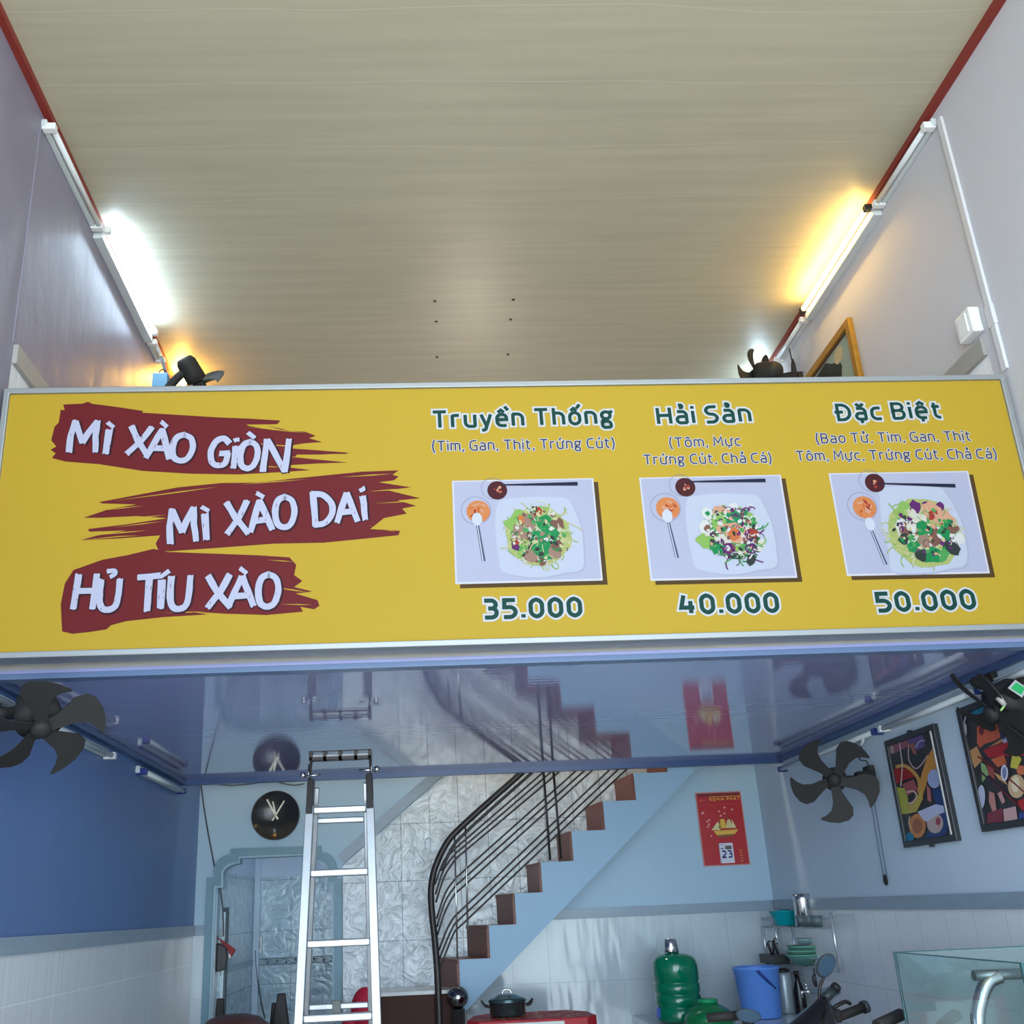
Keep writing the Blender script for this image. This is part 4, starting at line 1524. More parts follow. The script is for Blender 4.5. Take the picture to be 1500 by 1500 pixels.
# rear frame
YRb = 5.55
bl0, br0 = fl0 + Vector((0.02, 0.07, -0.02)), fr0 + Vector((-0.022, 0.07, -0.02))
bl1, br1 = at_y(449, 1486, 5.32), at_y(543.5, 1486, 5.32)
bl2, br2 = to_floor(bl0, bl1), to_floor(br0, br1)
for a, c in ((bl0, bl2), (br0, br2)):
    lg = MB().bar(a, c, 0.026, 0.045, (0, 1, 0)).build('rear_rail', M_ALU, lad, bevel=0.003)
    MB().bar(lerp(a, c, 0.985), c, 0.032, 0.052, (0, 1, 0)).build('rubber_foot', M_BLACK, lg)
for py in (1203, 1476, 1590, 1720):
    A2, B2 = onrail(bl0, bl2, py), onrail(br0, br2, py - 3)
    B2.z = A2.z
    d = (B2 - A2).normalized()
    r_ = MB().bar(A2 + d * .012, B2 - d * .012, 0.035, 0.028, (0, 0, 1)).build('rear_rung', M_ALU, lad, bevel=0.005)
    if py == 1476:
        m_ = lerp(A2, B2, 0.47)
        MB().box((m_.x - 0.022, m_.y - 0.03, m_.z - 0.03), (m_.x + 0.022, m_.y + 0.0, m_.z + 0.03)).build('clip', mat('grey clip', (120, 122, 118), 0.5), r_, bevel=0.004)
# top tool tray with its side arms
tl, trr = at_y(458, 1101.5, 4.93), at_y(540, 1099, 4.93)
zt2 = (tl.z + trr.z) / 2
zb2 = zt2 - 0.045
tray = MB()
tray.box((tl.x - 0.012, 4.90, zb2), (trr.x + 0.012, 4.965, zb2 + 0.006))
tray.box((tl.x - 0.012, 4.895, zt2 - 0.006), (trr.x + 0.012, 4.902, zt2))
tray.box((tl.x - 0.012, 4.895, zb2), (trr.x + 0.012, 4.902, zb2 + 0.014))
for k in range(5):
    xx = lerp(tl.x - 0.008, trr.x + 0.008, (0, .24, .5, .76, 1)[k])
    tray.box((xx - 0.008, 4.895, zb2), (xx + 0.008, 4.965, zt2))
tray.build('tool_tray', M_BLKM, lad, weld=False)
MB().box((tl.x, 4.91, zb2 + 0.008), (trr.x, 4.955, zb2 + 0.03)).build('tray_insert', M_ALUF, lad, bevel=0.003)
for p, q, s_ in ((tl, fl0, -1), (trr, fr0, 1)):
    MB().bar(Vector((p.x + s_ * 0.005, 4.93, zb2 + 0.01)), q + Vector((s_ * 0.008, 0, 0.02)), 0.010, 0.03, (0, 1, 0)).build('tray_arm', M_BLKM, lad)
    kb = MB()
    kb.tube([q + Vector((-0.05 * s_, -0.02, 0.035)), q + Vector((0.03 * s_, -0.02, 0.03))], 0.006, 8)
    kb.lathe(q + Vector((0.035 * s_, -0.02, 0.035)), [(0.012, -0.008), (0.018, 0), (0.018, 0.012), (0.008, 0.02)], 12, (s_, 0, 0))
    kb.tube([q + Vector((0.012 * s_, -0.02, 0.0)), q + Vector((0.012 * s_, -0.02, 0.09))], 0.004, 6)
    kb.build('lock_pin', M_STEEL if s_ < 0 else M_STEEL, lad)

# ================================================================== WALL FANS
M_FAN = mat('fan black', (46, 45, 44), 0.6, spec=0.25)
BLADE = [(.14, -.10), (.30, -.13), (.48, -.22), (.66, -.31), (.84, -.30), (.95, -.19), (1.0, .02), (.97, .22), (.90, .40), (.86, .42), (.80, .28), (.70, .16), (.52, .10), (.32, .10), (.14, .10)]


def wall_fan(mount, H, d, R, phase, label, mdist=0.12, sticker=None, hook=1, motor=(0.05, 0.062), group=None, upv=None, plate=(0.07, 0.10), twist=0.30, blade=BLADE):
    d = Vector(d).normalized()
    mount = Vector(mount)
    H = Vector(H)
    wn = Vector((1, 0, 0)) if mount.x < W / 2 else Vector((-1, 0, 0))
    t = thing('wall_fan', label, 'fan', mount, group)
    MB().box((min(mount.x, mount.x + wn.x * 0.03), mount.y - plate[0] / 2, mount.z - plate[1] / 2), (max(mount.x, mount.x + wn.x * 0.03), mount.y + plate[0] / 2, mount.z + plate[1] / 2)).build('wall_plate', M_FAN, t, bevel=0.006)
    back = H - d * mdist
    e0 = mount + wn * 0.03
    MB().tube(crv([e0, e0 + wn * 0.05 + Vector((0, 0, 0.0)), lerp(e0, back, .7) - Vector((0, 0, 0.01)), back + Vector((0, 0, -0.02))]), [0.028] * 4 + [0.024] * 15, 10).build('arm', M_FAN, t)
    r0_, r1_ = motor
    mh = MB().lathe(H, [(0.012, -mdist - 0.05), (r0_ * .75, -mdist - 0.045), (r0_, -mdist - 0.02), (r1_, -mdist * 0.55), (r1_, -0.035), (r0_ * .6, -0.028)], 24, d).build('motor_housing', M_FAN, t)
    MB().lathe(H, [(0.032, -0.026), (0.034, 0.012), (0.022, 0.022), (0.004, 0.026)], 20, d).build('hub', M_FAN, t)
    # blade plane basis seen from the front
    ref = Vector((0, 0, 1))
    ey = (ref - d * ref.dot(d)).normalized()
    ex = ey.cross(d) * 1.0
    for k in range(5):
        a = math.radians(phase + 72 * k)
        er = ex * math.cos(a) + ey * math.sin(a)
        et = (-ex * math.sin(a) + ey * math.cos(a)) * hook
        pts = [H + er * (p[0] * R) + et * (p[1] * R) + d * (p[1] * R * twist - 0.006) for p in blade]
        MB().prism(pts, d * -0.004).build('blade', M_FAN, t)
    if sticker:
        sz, off = sticker
        c_ = H - d * (mdist + 0.0)
        # label stuck on the arm beside the wall plate
    return t, mh, ex, ey


# right wall, five blades facing the street
mt1 = at_x(1279, 1141, W)
H1 = at_y(1222, 1142.5, mt1.y - 0.13)
dcam = (CAM - H1).normalized()
fan1, mh1, fx1, fy1 = wall_fan((W, mt1.y, mt1.z), H1, dcam + Vector((-0.10, 0, -0.10)), 0.222, 52, 'black five-bladed fan with a green button on the right wall, pull cords hanging', 0.10, hook=-1, plate=(0.09, 0.14))
# arm cover with its round green button
pa = at_y(1264, 1139.5, mt1.y - 0.07)
MB().box((pa.x - 0.035, pa.y - 0.025, pa.z - 0.035), (W - 0.03, pa.y + 0.035, pa.z + 0.035)).build('switch_box', M_FAN, fan1, bevel=0.012)
MB().lathe(Vector((pa.x, pa.y - 0.026, pa.z)), [(0.017, 0), (0.017, 0.004), (0.010, 0.007)], 16, (0, -1, 0)).build('green_button', mat('green button', (70, 180, 80), 0.4), fan1)['label'] = 'round green button'
for k in (0, 1):
    c0 = at_x(1271.5 + 5.5 * k, 1152, W - 0.035)
    c1 = at_x(1294 + 5 * k, 1283, W - 0.012)
    MB().tube(crv([c0, lerp(c0, c1, .5), c1]), 0.0028, 6).build('pull_cord', mat('blue-grey cord', (70, 92, 110), 0.5), fan1)
cc = at_x(1297, 1289, W - 0.012)
MB().tube([cc + Vector((0, 0.014 * math.cos(a_), 0.022 * math.sin(a_))) for a_ in [2 * math.pi * i / 14 for i in range(15)]], 0.006, 8).build('cord_loop', M_FAN, fan1)
k0, k1, k2 = at_x(1265.5, 1079, W - 0.02), at_x(1262, 1092, W - 0.02), at_x(1259, 1112, W - 0.03)
k3, k4 = at_x(1270, 1116, W - 0.04), at_x(1271.5, 1136, W - 0.04)
MB().tube(crv([k1, k2, k3, k4]), 0.0035, 6).build('power_cord', M_FAN, fan1)
MB().tube([k0, k1], [0.009, 0.009], 10).build('plug', M_WHITEPL, fan1)

# left wall, near the sign, turned into the room
mt2 = at_x(-18, 1046, 0.0)
H2 = at_y(60, 1068, mt2.y - 0.12)
mj = math.radians(36)
d2_ = 0.72 * (0.6 * rt - 0.8 * up) - 0.69 * fw
d2_.normalize()
maj = rt * math.cos(mj) + up * math.sin(mj)


def phase_of(d, v):
    ey = (Vector((0, 0, 1)) - d * d.z).normalized()
    ex = ey.cross(d)
    return math.degrees(math.atan2(v.dot(ey), v.dot(ex)))


fan2, _, _, _ = wall_fan((0, mt2.y, mt2.z), H2, d2_, 0.215, phase_of(d2_, maj) + 46, 'black wall fan on the navy left wall just under the mezzanine', 0.13, hook=-1, motor=(0.066, 0.082), twist=0.35)

# right edge, in front of the large picture, seen from the side
H3 = at_y(1453, 1046, 3.72)
mt3 = Vector((W, 3.86, H3.z + 0.16))
wv3 = (H3 - CAM).normalized()
iu = (ray(1400, 992).normalized() - ray(1453, 1046).normalized())
iu = (iu - wv3 * iu.dot(wv3)).normalized()
d3 = -(wv3.cross(iu)).normalized()
if d3.x > 0:
    d3 = -d3
d3_ = (d3 - wv3 * 0.42).normalized()
fan3, mh3, fx3, fy3 = wall_fan(mt3, H3, d3_, 0.215, phase_of(d3_, iu) + 14, 'black wall fan with a green and white sticker, over the large food picture', 0.16, hook=-1, motor=(0.072, 0.085), twist=0.25)
# turn so that one blade points to the upper left of the view
# sticker card standing on the motor cover
sa, sb, sc_, sd = [at_y(x, y, 3.58) for x, y in ((1487, 996), (1505, 1008), (1497, 1022), (1476, 1008))]
nrm = (sb - sa).cross(sd - sa).normalized()
if nrm.y > 0:
    nrm = -nrm
st = MB().prism([sa, sb, sc_, sd], -nrm * 0.05).build('control_box', M_FAN, fan3)
MB().poly([p + nrm * 0.001 for p in (sa, sb, sc_, sd)]).build('sticker', M_SWHITE, st, fix=False)
mid_ = (sa + sb + sc_ + sd) / 4
MB().poly([lerp(mid_, p, .72) + nrm * 0.002 for p in (sa, sb, sc_, sd)]).build('sticker_print', mat('sticker green', (40, 160, 92), 0.4), st, fix=False)
kn = [at_y(x, y, 3.56) for x, y in ((1462, 1021), (1472, 1033), (1466, 1041))]
MB().tube([kn[0], kn[1]], [0.013, 0.009], 10).build('pull_knob', mat('grey knob', (170, 165, 160), 0.5), fan3)
MB().tube([kn[1], kn[2]], 0.004, 6).build('pull_cord', mat('green cord', (150, 200, 120), 0.5), fan3)

# upper room, left: motor from behind, blades edge-on
H4 = at_y(293, 565, 4.75)
wv4 = (H4 - CAM).normalized()
iu = (ray(325, 545).normalized() - ray(292, 563).normalized())
iu = (iu - wv4 * iu.dot(wv4)).normalized()
d4 = wv4.cross(iu).normalized()
if d4.z > 0:
    d4 = -d4
fan4, _, _, _ = wall_fan(Vector((0, 4.75, H4.z - 0.22)), H4, d4 + wv4 * 0.16, 0.17, phase_of(d4, iu) + 36, 'black fan motor tilted up behind the left end of the sign, thin blades edge-on', 0.125, motor=(0.056, 0.058), twist=0.18)
# upper room, right: turned away
H5 = at_y(1106, 549, 5.05)
fan5, _, _, _ = wall_fan(Vector((W, 5.10, H5.z - 0.02)), H5, (-0.50, 0.75, 0.30), 0.16, 55, 'black wall fan above the right end of the sign, turned away from the street', 0.13, motor=(0.058, 0.07), twist=0.3)
hb, hc = at_x(1156, 510, W - 0.03), at_x(1160, 528, W - 0.03)
MB().tube(crv([hb, lerp(hb, hc, .5) + Vector((0, 0, 0.0)), hc]), 0.004, 6).build('power_cord', M_FAN, fan5)
hd, he = at_x(1161, 526, W - 0.03), at_x(1164, 553, W - 0.03)
MB().tube([hd, lerp(hd, he, .3), lerp(hd, he, .7), he], [0.006, 0.014, 0.018, 0.016], 8).build('coiled_cord', M_FAN, fan5)
hf, hg = at_x(1141, 552, W - 0.06), at_x(1168, 548, W - 0.03)
MB().bar(hf, hg, 0.05, 0.03).build('bracket', M_FAN, fan5)

# ================================================================== SMALL WALL THINGS, UPPER ROOM
qa = at_x(1419, 458, W)
qb = at_x(1440, 497, W)
sw_ = thing('switch_box', 'white electrical box beside the vertical duct on the upper right wall', 'switch', (W, (qa.y + qb.y) / 2, (qa.z + qb.z) / 2))
y0_, y1_ = qb.y + 0.0, qa.y
zc_ = (at_x(1428, 477, W)).z
yc_ = (at_x(1428, 477, W)).y
MB().box((W - 0.05, yc_ - 0.055, zc_ - 0.06), (W, yc_ + 0.055, zc_ + 0.06)).build('body', M_WHITEPL, sw_, bevel=0.006)
MB().box((W - 0.056, yc_ - 0.03, zc_ - 0.045), (W - 0.049, yc_ + 0.03, zc_ + 0.045)).build('cover', M_WHITEPL, sw_, bevel=0.003)
dA, dB = at_x(1373, 150, W), at_x(1470, 525, W)
yd_ = (dA.y + dB.y) / 2
M_DUCT = mat('duct white', (200, 200, 203), 0.45)
duct = thing('cable_duct', 'white vertical cable duct running down the upper right wall', 'cable duct', (W, yd_, 3.5))
MB().box((W - 0.014, yd_ - 0.017, 3.585), (W, yd_ + 0.017, ZC - 0.10)).build('duct', M_DUCT, duct, bevel=0.003)
MB().box((W - 0.018, yd_ - 0.022, ZD + 0.0), (W, yd_ + 0.022, ZD + 0.10)).build('joint', M_DUCT, duct, bevel=0.003)
# blue box and black bracket by the left wall
ba, bb_ = at_y(226, 551, 4.9), at_y(247, 574, 4.9)
bx_ = thing('electrical_box', 'small blue box beneath a black hooked wire at the left wall above the sign', 'box', ((ba.x + bb_.x) / 2, 4.9, bb_.z))
MB().box((max(0.005, ba.x), 4.86, bb_.z), (bb_.x, 4.94, ba.z)).build('body', mat('box blue', (96, 146, 178), 0.4), bx_, bevel=0.005)
w0, w1, w2, w3 = [at_y(x, y, 4.9) for x, y in ((233, 553), (234, 544), (240, 541), (244, 546))]
MB().tube(crv([w0, w1, w2, w3]), 0.004, 6).build('wire', M_BLACK, bx_)
MB().bar(at_y(236, 522, 4.92), at_y(246, 556, 4.92), 0.018, 0.018).build('bracket', M_BLKM, bx_)
MB().box((max(0.0, ba.x - 0.3), 4.87, bb_.z - 0.02), (bb_.x, 4.93, bb_.z)).build('shelf_arm', M_BLKM, bx_)

# framed portrait on the upper right wall
pa_, pb_ = at_x(1247, 466, W), at_x(1268, 552, W)
Y0p = (pa_.y + pb_.y) / 2
Ztp = pa_.z
Hp, Wp = 0.75, 0.95
por = thing('framed_portrait', 'gilt-framed picture of a dark-suited figure above the right end of the sign', 'picture', (W, Y0p + Wp / 2, Ztp - Hp))
M_GILT = mat('gilt frame', (176, 128, 46), 0.35, 0.4, noise=0.15, nscale=30)


def wall_rect(x, y0, y1, z0, z1):
    return [Vector((x, y0, z0)), Vector((x, y1, z0)), Vector((x, y1, z1)), Vector((x, y0, z1))]


fw_ = 0.045
MB().ring(wall_rect(W, Y0p, Y0p + Wp, Ztp - Hp, Ztp), wall_rect(W, Y0p + fw_, Y0p + Wp - fw_, Ztp - Hp + fw_, Ztp - fw_), (-0.03, 0, 0)).build('frame', M_GILT, por, bevel=0.004)
MB().ring(wall_rect(W, Y0p + fw_, Y0p + Wp - fw_, Ztp - Hp + fw_, Ztp - fw_), wall_rect(W, Y0p + fw_ + .012, Y0p + Wp - fw_ - .012, Ztp - Hp + fw_ + .012, Ztp - fw_ - .012), (-0.022, 0, 0)).build('frame_bead', mat('dark bead', (84, 50, 34), 0.4), por)
MB().box((W - 0.012, Y0p + fw_ + .012, Ztp - Hp + fw_ + .012), (W - 0.004, Y0p + Wp - fw_ - .012, Ztp - fw_ - .012)).build('picture', mat('portrait ground', (150, 164, 150), 0.3), por)
fig = MB()


def pwl(lst, x, mi):
    fig.poly([Vector((x, at_x(px, py, W).y, at_x(px, py, W).z)) for px, py in lst], mi)


pwl([(1199, 552), (1212, 532), (1222, 533), (1232, 528), (1237, 536), (1236, 552), (1245, 640), (1190, 640)], W - 0.0125, 0)
pwl([(1226, 532), (1225, 520), (1230, 508), (1236, 506), (1238, 514), (1236, 526), (1231, 534)], W - 0.013, 1)
fig.build('figure', [mat('portrait dark', (44, 42, 40), 0.4), mat('portrait face', (196, 176, 132), 0.4)], por, fix=False)

# screws left in the ceiling
for i, (px, py) in enumerate(((637, 441), (752, 439), (639, 471), (748, 468), (640, 523), (744, 519))):
    p = at_z(px, py, ZC)
    o = MB().lathe(p, [(0.006, -0.004), (0.010, -0.002), (0.010, 0.0)], 10).build('ceiling_hook', M_BLKM)
    tag(o, 'dark screw head in the cream panelled ceiling', 'screw', 'screw heads in the ceiling')

# ================================================================== PICTURES ON THE LOWER RIGHT WALL
PB = mat('picture black', (44, 45, 48), 0.35)


def picture(corn, polys, label, ygiven=None):
    P = [at_x(x, y, W - 0.015) for x, y in corn]     # TL(far) TR(near) BR BL
    yf = (P[0].y + P[3].y) / 2
    yn = (P[1].y + P[2].y) / 2 if ygiven is None else ygiven
    zt = (P[0].z + P[1].z) / 2 if ygiven is None else P[0].z
    zb = (P[2].z + P[3].z) / 2 if ygiven is None else P[3].z
    if ygiven is not None:
        zt -= 0.015
    t = thing('framed_picture', label, 'picture', (W, (yf + yn) / 2, zb))
    f = 0.03
    MB().ring(wall_rect(W, yn, yf, zb, zt), wall_rect(W, yn + f, yf - f, zb + f, zt - f), (-0.025, 0, 0)).build('frame', PB, t, bevel=0.003)
    pn = MB().box((W - 0.014, yn + f, zb + f), (W - 0.006, yf - f, zt - f)).build('picture', PB, t)
    b = MB()
    ms = []
    for i, (kind, rgb, data) in enumerate(polys):
        mm = mat('paint %d %d %d' % rgb, rgb, 0.45)
        if mm not in ms:
            ms.append(mm)
        x = W - 0.0143 - i * 0.00015

        def pj(q):
            v = at_x(1280 + q[0] / 6.818, 1030 + q[1] / 6.818, W - 0.015)
            return Vector((x, min(max(v.y, yn + f), yf - f), min(max(v.z, zb + f), zt - f)))
        if kind == 'p':
            b.poly([pj(q) for q in data], ms.index(mm))
        elif kind == 'e':
            cx_, cy_, rx, ry = data
            b.poly([pj((cx_ + rx * math.cos(2 * math.pi * k / 24), cy_ + ry * math.sin(2 * math.pi * k / 24))) for k in range(24)], ms.index(mm))
        else:
            w, pts = data
            v = crv([Vector((q[0], q[1], 0)) for q in pts], 5)
            for k in range(len(v) - 1):
                dd_ = (v[k + 1] - v[k]).normalized()
                nn = Vector((-dd_.y, dd_.x, 0)) * w / 2
                b.poly([pj(v[k] + nn), pj(v[k + 1] + nn), pj(v[k + 1] - nn), pj(v[k] - nn)], ms.index(mm))
    b.build('painted_food', ms, pn, fix=False)
    # small hangers
    for (yy, zz) in (((yn + yf) / 2, zt), ((yn + yf) / 2, zb)):
        MB().box((W - 0.02, yy - 0.008, zz - 0.012), (W, yy + 0.008, zz + 0.012)).build('hanger', PB, t)
    return t, (yn, yf, zb, zt)


art1 = [('p', (136, 78, 92), [(140, 410), (250, 350), (350, 320), (360, 420), (210, 500), (150, 520)]), ('p', (92, 72, 124), [(320, 330), (480, 285), (510, 430), (430, 470), (340, 390)]),
        ('e', (168, 146, 140), (178, 465, 24, 40)), ('p', (140, 84, 70), [(350, 410), (400, 400), (430, 520), (390, 500)]), ('p', (148, 38, 40), [(190, 660), (380, 650), (440, 730), (300, 770), (215, 810)]),
        ('p', (150, 80, 86), [(285, 810), (400, 760), (440, 860), (330, 930)]), ('p', (190, 132, 62), [(590, 440), (635, 650), (540, 760), (480, 960), (430, 880), (480, 700), (530, 550)]),
        ('l', (186, 140, 74), (34, [(220, 640), (300, 622), (390, 680), (450, 770), (460, 900)])), ('l', (190, 170, 160), (12, [(255, 360), (270, 500), (285, 620), (270, 830)])),
        ('l', (180, 150, 150), (12, [(350, 420), (350, 560), (410, 650), (470, 620), (540, 520)])), ('l', (150, 150, 180), (16, [(420, 440), (460, 380), (510, 375)])),
        ('e', (152, 166, 202), (605, 755, 66, 95)), ('p', (160, 160, 62), [(225, 840), (310, 850), (345, 950), (340, 1105), (278, 1110)]),
        ('p', (176, 156, 74), [(340, 1105), (430, 1085), (495, 950), (470, 880), (400, 980), (345, 1020)]), ('l', (196, 160, 150), (18, [(330, 890), (400, 880), (430, 930), (390, 990), (340, 1000)])),
        ('p', (34, 60, 112), [(580, 870), (690, 840), (765, 1200), (720, 1340), (520, 1360), (660, 1100)]), ('p', (172, 100, 104), [(530, 810), (570, 860), (580, 990), (540, 970)]),
        ('e', (186, 122, 68), (440, 1225, 84, 122)), ('e', (178, 156, 150), (615, 1200, 82, 100)), ('p', (184, 188, 214), [(440, 1085), (620, 1010), (700, 1025), (712, 1090), (640, 1115), (530, 1185), (495, 1165)]),
        ('l', (200, 170, 130), (12, [(365, 1130), (355, 1200), (380, 1260)])), ('e', (28, 110, 146), (362, 1340, 44, 46)), ('e', (150, 90, 60), (440, 1225, 50, 76)), ('e', (150, 60, 70), (648, 1180, 24, 40))]
pic1, dims1 = picture([(1297, 1092), (1367, 1054), (1405, 1229), (1328, 1244)], art1, 'tall narrow food picture in a black frame on the right wall, beside the five-bladed fan')
MB().box((W - 0.028, dims1[0] + 0.028, dims1[2] + 0.03), (W - 0.013, dims1[0] + 0.038, dims1[3] - 0.03)).build('bead_highlight', mat('bead highlight white', (206, 204, 198), 0.3), pic1)  # white bead at the glass edge, its highlight put into the colour
art2 = [('e', (30, 128, 158), (1050, 95, 66, 98)), ('p', (166, 152, 172), [(1090, 100), (1180, 60), (1262, 122), (1200, 200), (1070, 215)]), ('p', (192, 90, 62), [(1030, 240), (1080, 205), (1230, 205), (1268, 340), (1190, 380), (1100, 410), (1060, 450), (1030, 400)]),
        ('e', (110, 34, 40), (1075, 275, 26, 44)), ('e', (110, 34, 40), (1175, 245, 24, 40)), ('e', (172, 176, 208), (1325, 340, 52, 70)), ('e', (50, 44, 80), (1290, 320, 28, 42)), ('p', (196, 130, 80), [(1150, 440), (1270, 360), (1290, 385)]),
        ('p', (162, 34, 46), [(1090, 470), (1260, 410), (1400, 370), (1560, 400), (1560, 520), (1300, 530), (1150, 545)]), ('p', (190, 140, 92), [(950, 480), (1030, 430), (1090, 560), (1010, 650), (970, 600)]),
        ('p', (196, 96, 60), [(1170, 560), (1300, 520), (1330, 600), (1240, 640)]), ('p', (134, 164, 104), [(1070, 590), (1120, 620), (1150, 710), (1085, 790)]), ('p', (150, 70, 70), [(1130, 610), (1200, 660), (1210, 760), (1150, 720)]), ('p', (200, 150, 100), [(1200, 690), (1300, 740), (1340, 820), (1250, 760)]),
        ('p', (192, 182, 72), [(1395, 455), (1480, 560), (1430, 660), (1365, 640)]), ('e', (204, 112, 74), (1475, 670, 46, 48)), ('e', (204, 172, 132), (1430, 830, 86, 118)), ('e', (226, 210, 180), (1420, 810, 40, 80)),
        ('l', (112, 36, 44), (16, [(1040, 530), (1200, 640), (1360, 760), (1520, 900)])), ('l', (112, 36, 44), (18, [(1070, 690), (1230, 820), (1380, 960), (1500, 1060)])), ('l', (60, 40, 60), (18, [(1030, 650), (1200, 800), (1300, 900)])),
        ('e', (210, 210, 226), (1310, 695, 36, 82)), ('e', (120, 124, 160), (1310, 695, 22, 60)), ('l', (70, 40, 50), (12, [(1330, 640), (1360, 540), (1375, 460)])), ('e', (186, 190, 214), (1080, 935, 38, 118)), ('p', (184, 128, 120), [(1160, 880), (1210, 900), (1235, 1080), (1190, 1080), (1155, 980)]),
        ('p', (190, 140, 140), [(1240, 900), (1280, 880), (1320, 980), (1290, 1010)]), ('p', (122, 50, 64), [(1145, 1100), (1290, 1045), (1300, 1180), (1135, 1205)]), ('p', (196, 158, 158), [(1300, 1060), (1425, 1030), (1445, 1160), (1310, 1180)]),
        ('p', (176, 34, 40), [(1440, 980), (1560, 930), (1560, 1050), (1490, 1070)]), ('p', (52, 70, 140), [(1455, 1100), (1560, 1080), (1560, 1160), (1460, 1160)]), ('l', (200, 200, 210), (10, [(915, 60), (925, 140), (905, 200)])), ('e', (180, 176, 180), (918, 265, 20, 66)), ('p', (150, 60, 60), [(1410, 50), (1450, 60), (1510, 200), (1460, 150)])]
q4 = at_x(1540, 1200, W - 0.015)
pic2, dims2 = picture([(1402, 1034), (1500, 975), (1540, 1200), (1440, 1219)], art2, 'large food picture in a black frame behind the fan with the sticker', ygiven=at_x(1402, 1034, W).y - 0.80)

# ================================================================== CALENDAR AND CLOCK ON THE BACK WALL
cal = thing('wall_calendar', 'red wall calendar with a golden ship and a date pad reading 23', 'calendar', tuple(at_y(1060, 1268, YB)))
cq = [at_y(x, y, YB - 0.004) for x, y in ((1017, 1162), (1083.6, 1158), (1100, 1266), (1031.5, 1270.5))]
cx0, cx1 = (cq[0].x + cq[3].x) / 2, (cq[1].x + cq[2].x) / 2
cz0, cz1 = (cq[2].z + cq[3].z) / 2, (cq[0].z + cq[1].z) / 2
MB().box((cx0, YB - 0.008, cz0), (cx1, YB, cz1)).build('backing_board', mat('calendar edge', (196, 140, 140), 0.5), cal)
e = 0.008
MB().box((cx0 + e, YB - 0.0095, cz0 + e), (cx1 - e, YB - 0.008, cz1 - e)).build('board', mat('calendar red', (178, 36, 42), 0.4), cal)


def cp(u, v, k=1):
    return Vector((lerp(cx0, cx1, u), YB - 0.0095 - 0.0006 * k, lerp(cz1, cz0, v)))


M_GOLD = mat('gold print', (226, 178, 72), 0.4)
b = MB()
b.poly([cp(.04, .02), cp(.96, .02), cp(.96, .06), cp(.04, .06)], 1)
b.poly([cp(.30, .062), cp(.96, .062), cp(.96, .068), cp(.30, .068)], 0)
b.poly([cp(.08, .175), cp(.96, .165), cp(.96, .172), cp(.08, .18)], 2)
b.build('header_band', [M_GOLD, mat('deep red', (120, 40, 48), 0.5), mat('bright red', (206, 48, 54), 0.5)], cal, fix=False)
b = MB()
text_on(b, 'NGHIA PHAT', lambda u, v: cp(u, v, 2), .30, .125, .95, .125, -.05, .20, 0.0, .26, .5)
b.build('header_lettering', M_GOLD, cal, fix=False)
b = MB()
for lst in ([(.06, .12), (.12, .09), (.13, .12)], [(.12, .09), (.16, .12), (.22, .10), (.22, .105), (.15, .13)]):
    b.poly([cp(u, v, 2) for u, v in lst])
b.build('header_emblem', mat('emblem red', (226, 90, 84), 0.4), cal, fix=False)
b = MB()
M_SAIL = mat('sail', (216, 206, 150), 0.45)
for lst, mi in (([(.26, .52), (.42, .40), (.46, .52)], 0), ([(.42, .50), (.47, .38), (.56, .37), (.60, .50)], 1), ([(.58, .50), (.62, .39), (.68, .38), (.72, .50)], 0), ([(.70, .50), (.72, .38), (.80, .50)], 0),
                ([(.30, .53), (.84, .52), (.76, .58), (.36, .59)], 1), ([(.36, .595), (.76, .585), (.70, .61), (.40, .62)], 2), ([(.455, .34), (.465, .34), (.465, .54), (.455, .54)], 2), ([(.63, .33), (.64, .33), (.64, .54), (.63, .54)], 2)):
    b.poly([cp(u, v, 2) for u, v in lst], mi)
for u, v in ((.10, .29), (.13, .28), (.19, .40), (.22, .44), (.24, .38), (.19, .47), (.47, .27), (.50, .33), (.60, .22), (.76, .25), (.24, .60), (.58, .30)):
    b.poly([cp(u + .022 * math.cos(a_), v + .015 * math.sin(a_), 2) for a_ in (0, 1.05, 2.1, 3.14, 4.2, 5.2)], 3)
for k in range(5):
    b.poly([cp(.80, .80 + k * .035, 2), cp(.86, .80 + k * .035, 2), cp(.86, .807 + k * .035, 2), cp(.80, .807 + k * .035, 2)], 1)
b.build('ship_print', [M_SAIL, M_GOLD, mat('ship hull', (120, 96, 60), 0.5), mat('blossom', (226, 160, 160), 0.5)], cal, fix=False)
pad = MB().box((cp(.37, .7).x, YB - 0.024, cp(.3, .965).z), (cp(.66, .7).x, YB - 0.0095, cp(.3, .70).z)).build('date_pad', mat('pad paper', (216, 214, 226), 0.6), cal)


def cp2(u, v):
    q = cp(u, v)
    return Vector((q.x, YB - 0.0245, q.z))


b = MB()
text_on(b, '23', lambda u, v: cp2(u, v), .425, .90, .605, .90, -.105, .22, 0.0, .06)
b.build('date_lettering', mat('date blue', (48, 44, 110), 0.5), pad, fix=False)
b = MB()
for (u0, v0, u1, v1, mi) in ((.39, .765, .46, .778, 0), (.49, .735, .63, .785, 1), (.39, .715, .48, .73, 2)):
    b.poly([cp2(u0, v0), cp2(u1, v0), cp2(u1, v1), cp2(u0, v1)], mi)
b.build('pad_print', [mat('date blue', (48, 44, 110), 0.5), mat('pad dark', (96, 88, 84), 0.5), mat('pad grey', (170, 176, 190), 0.5)], pad, fix=False)

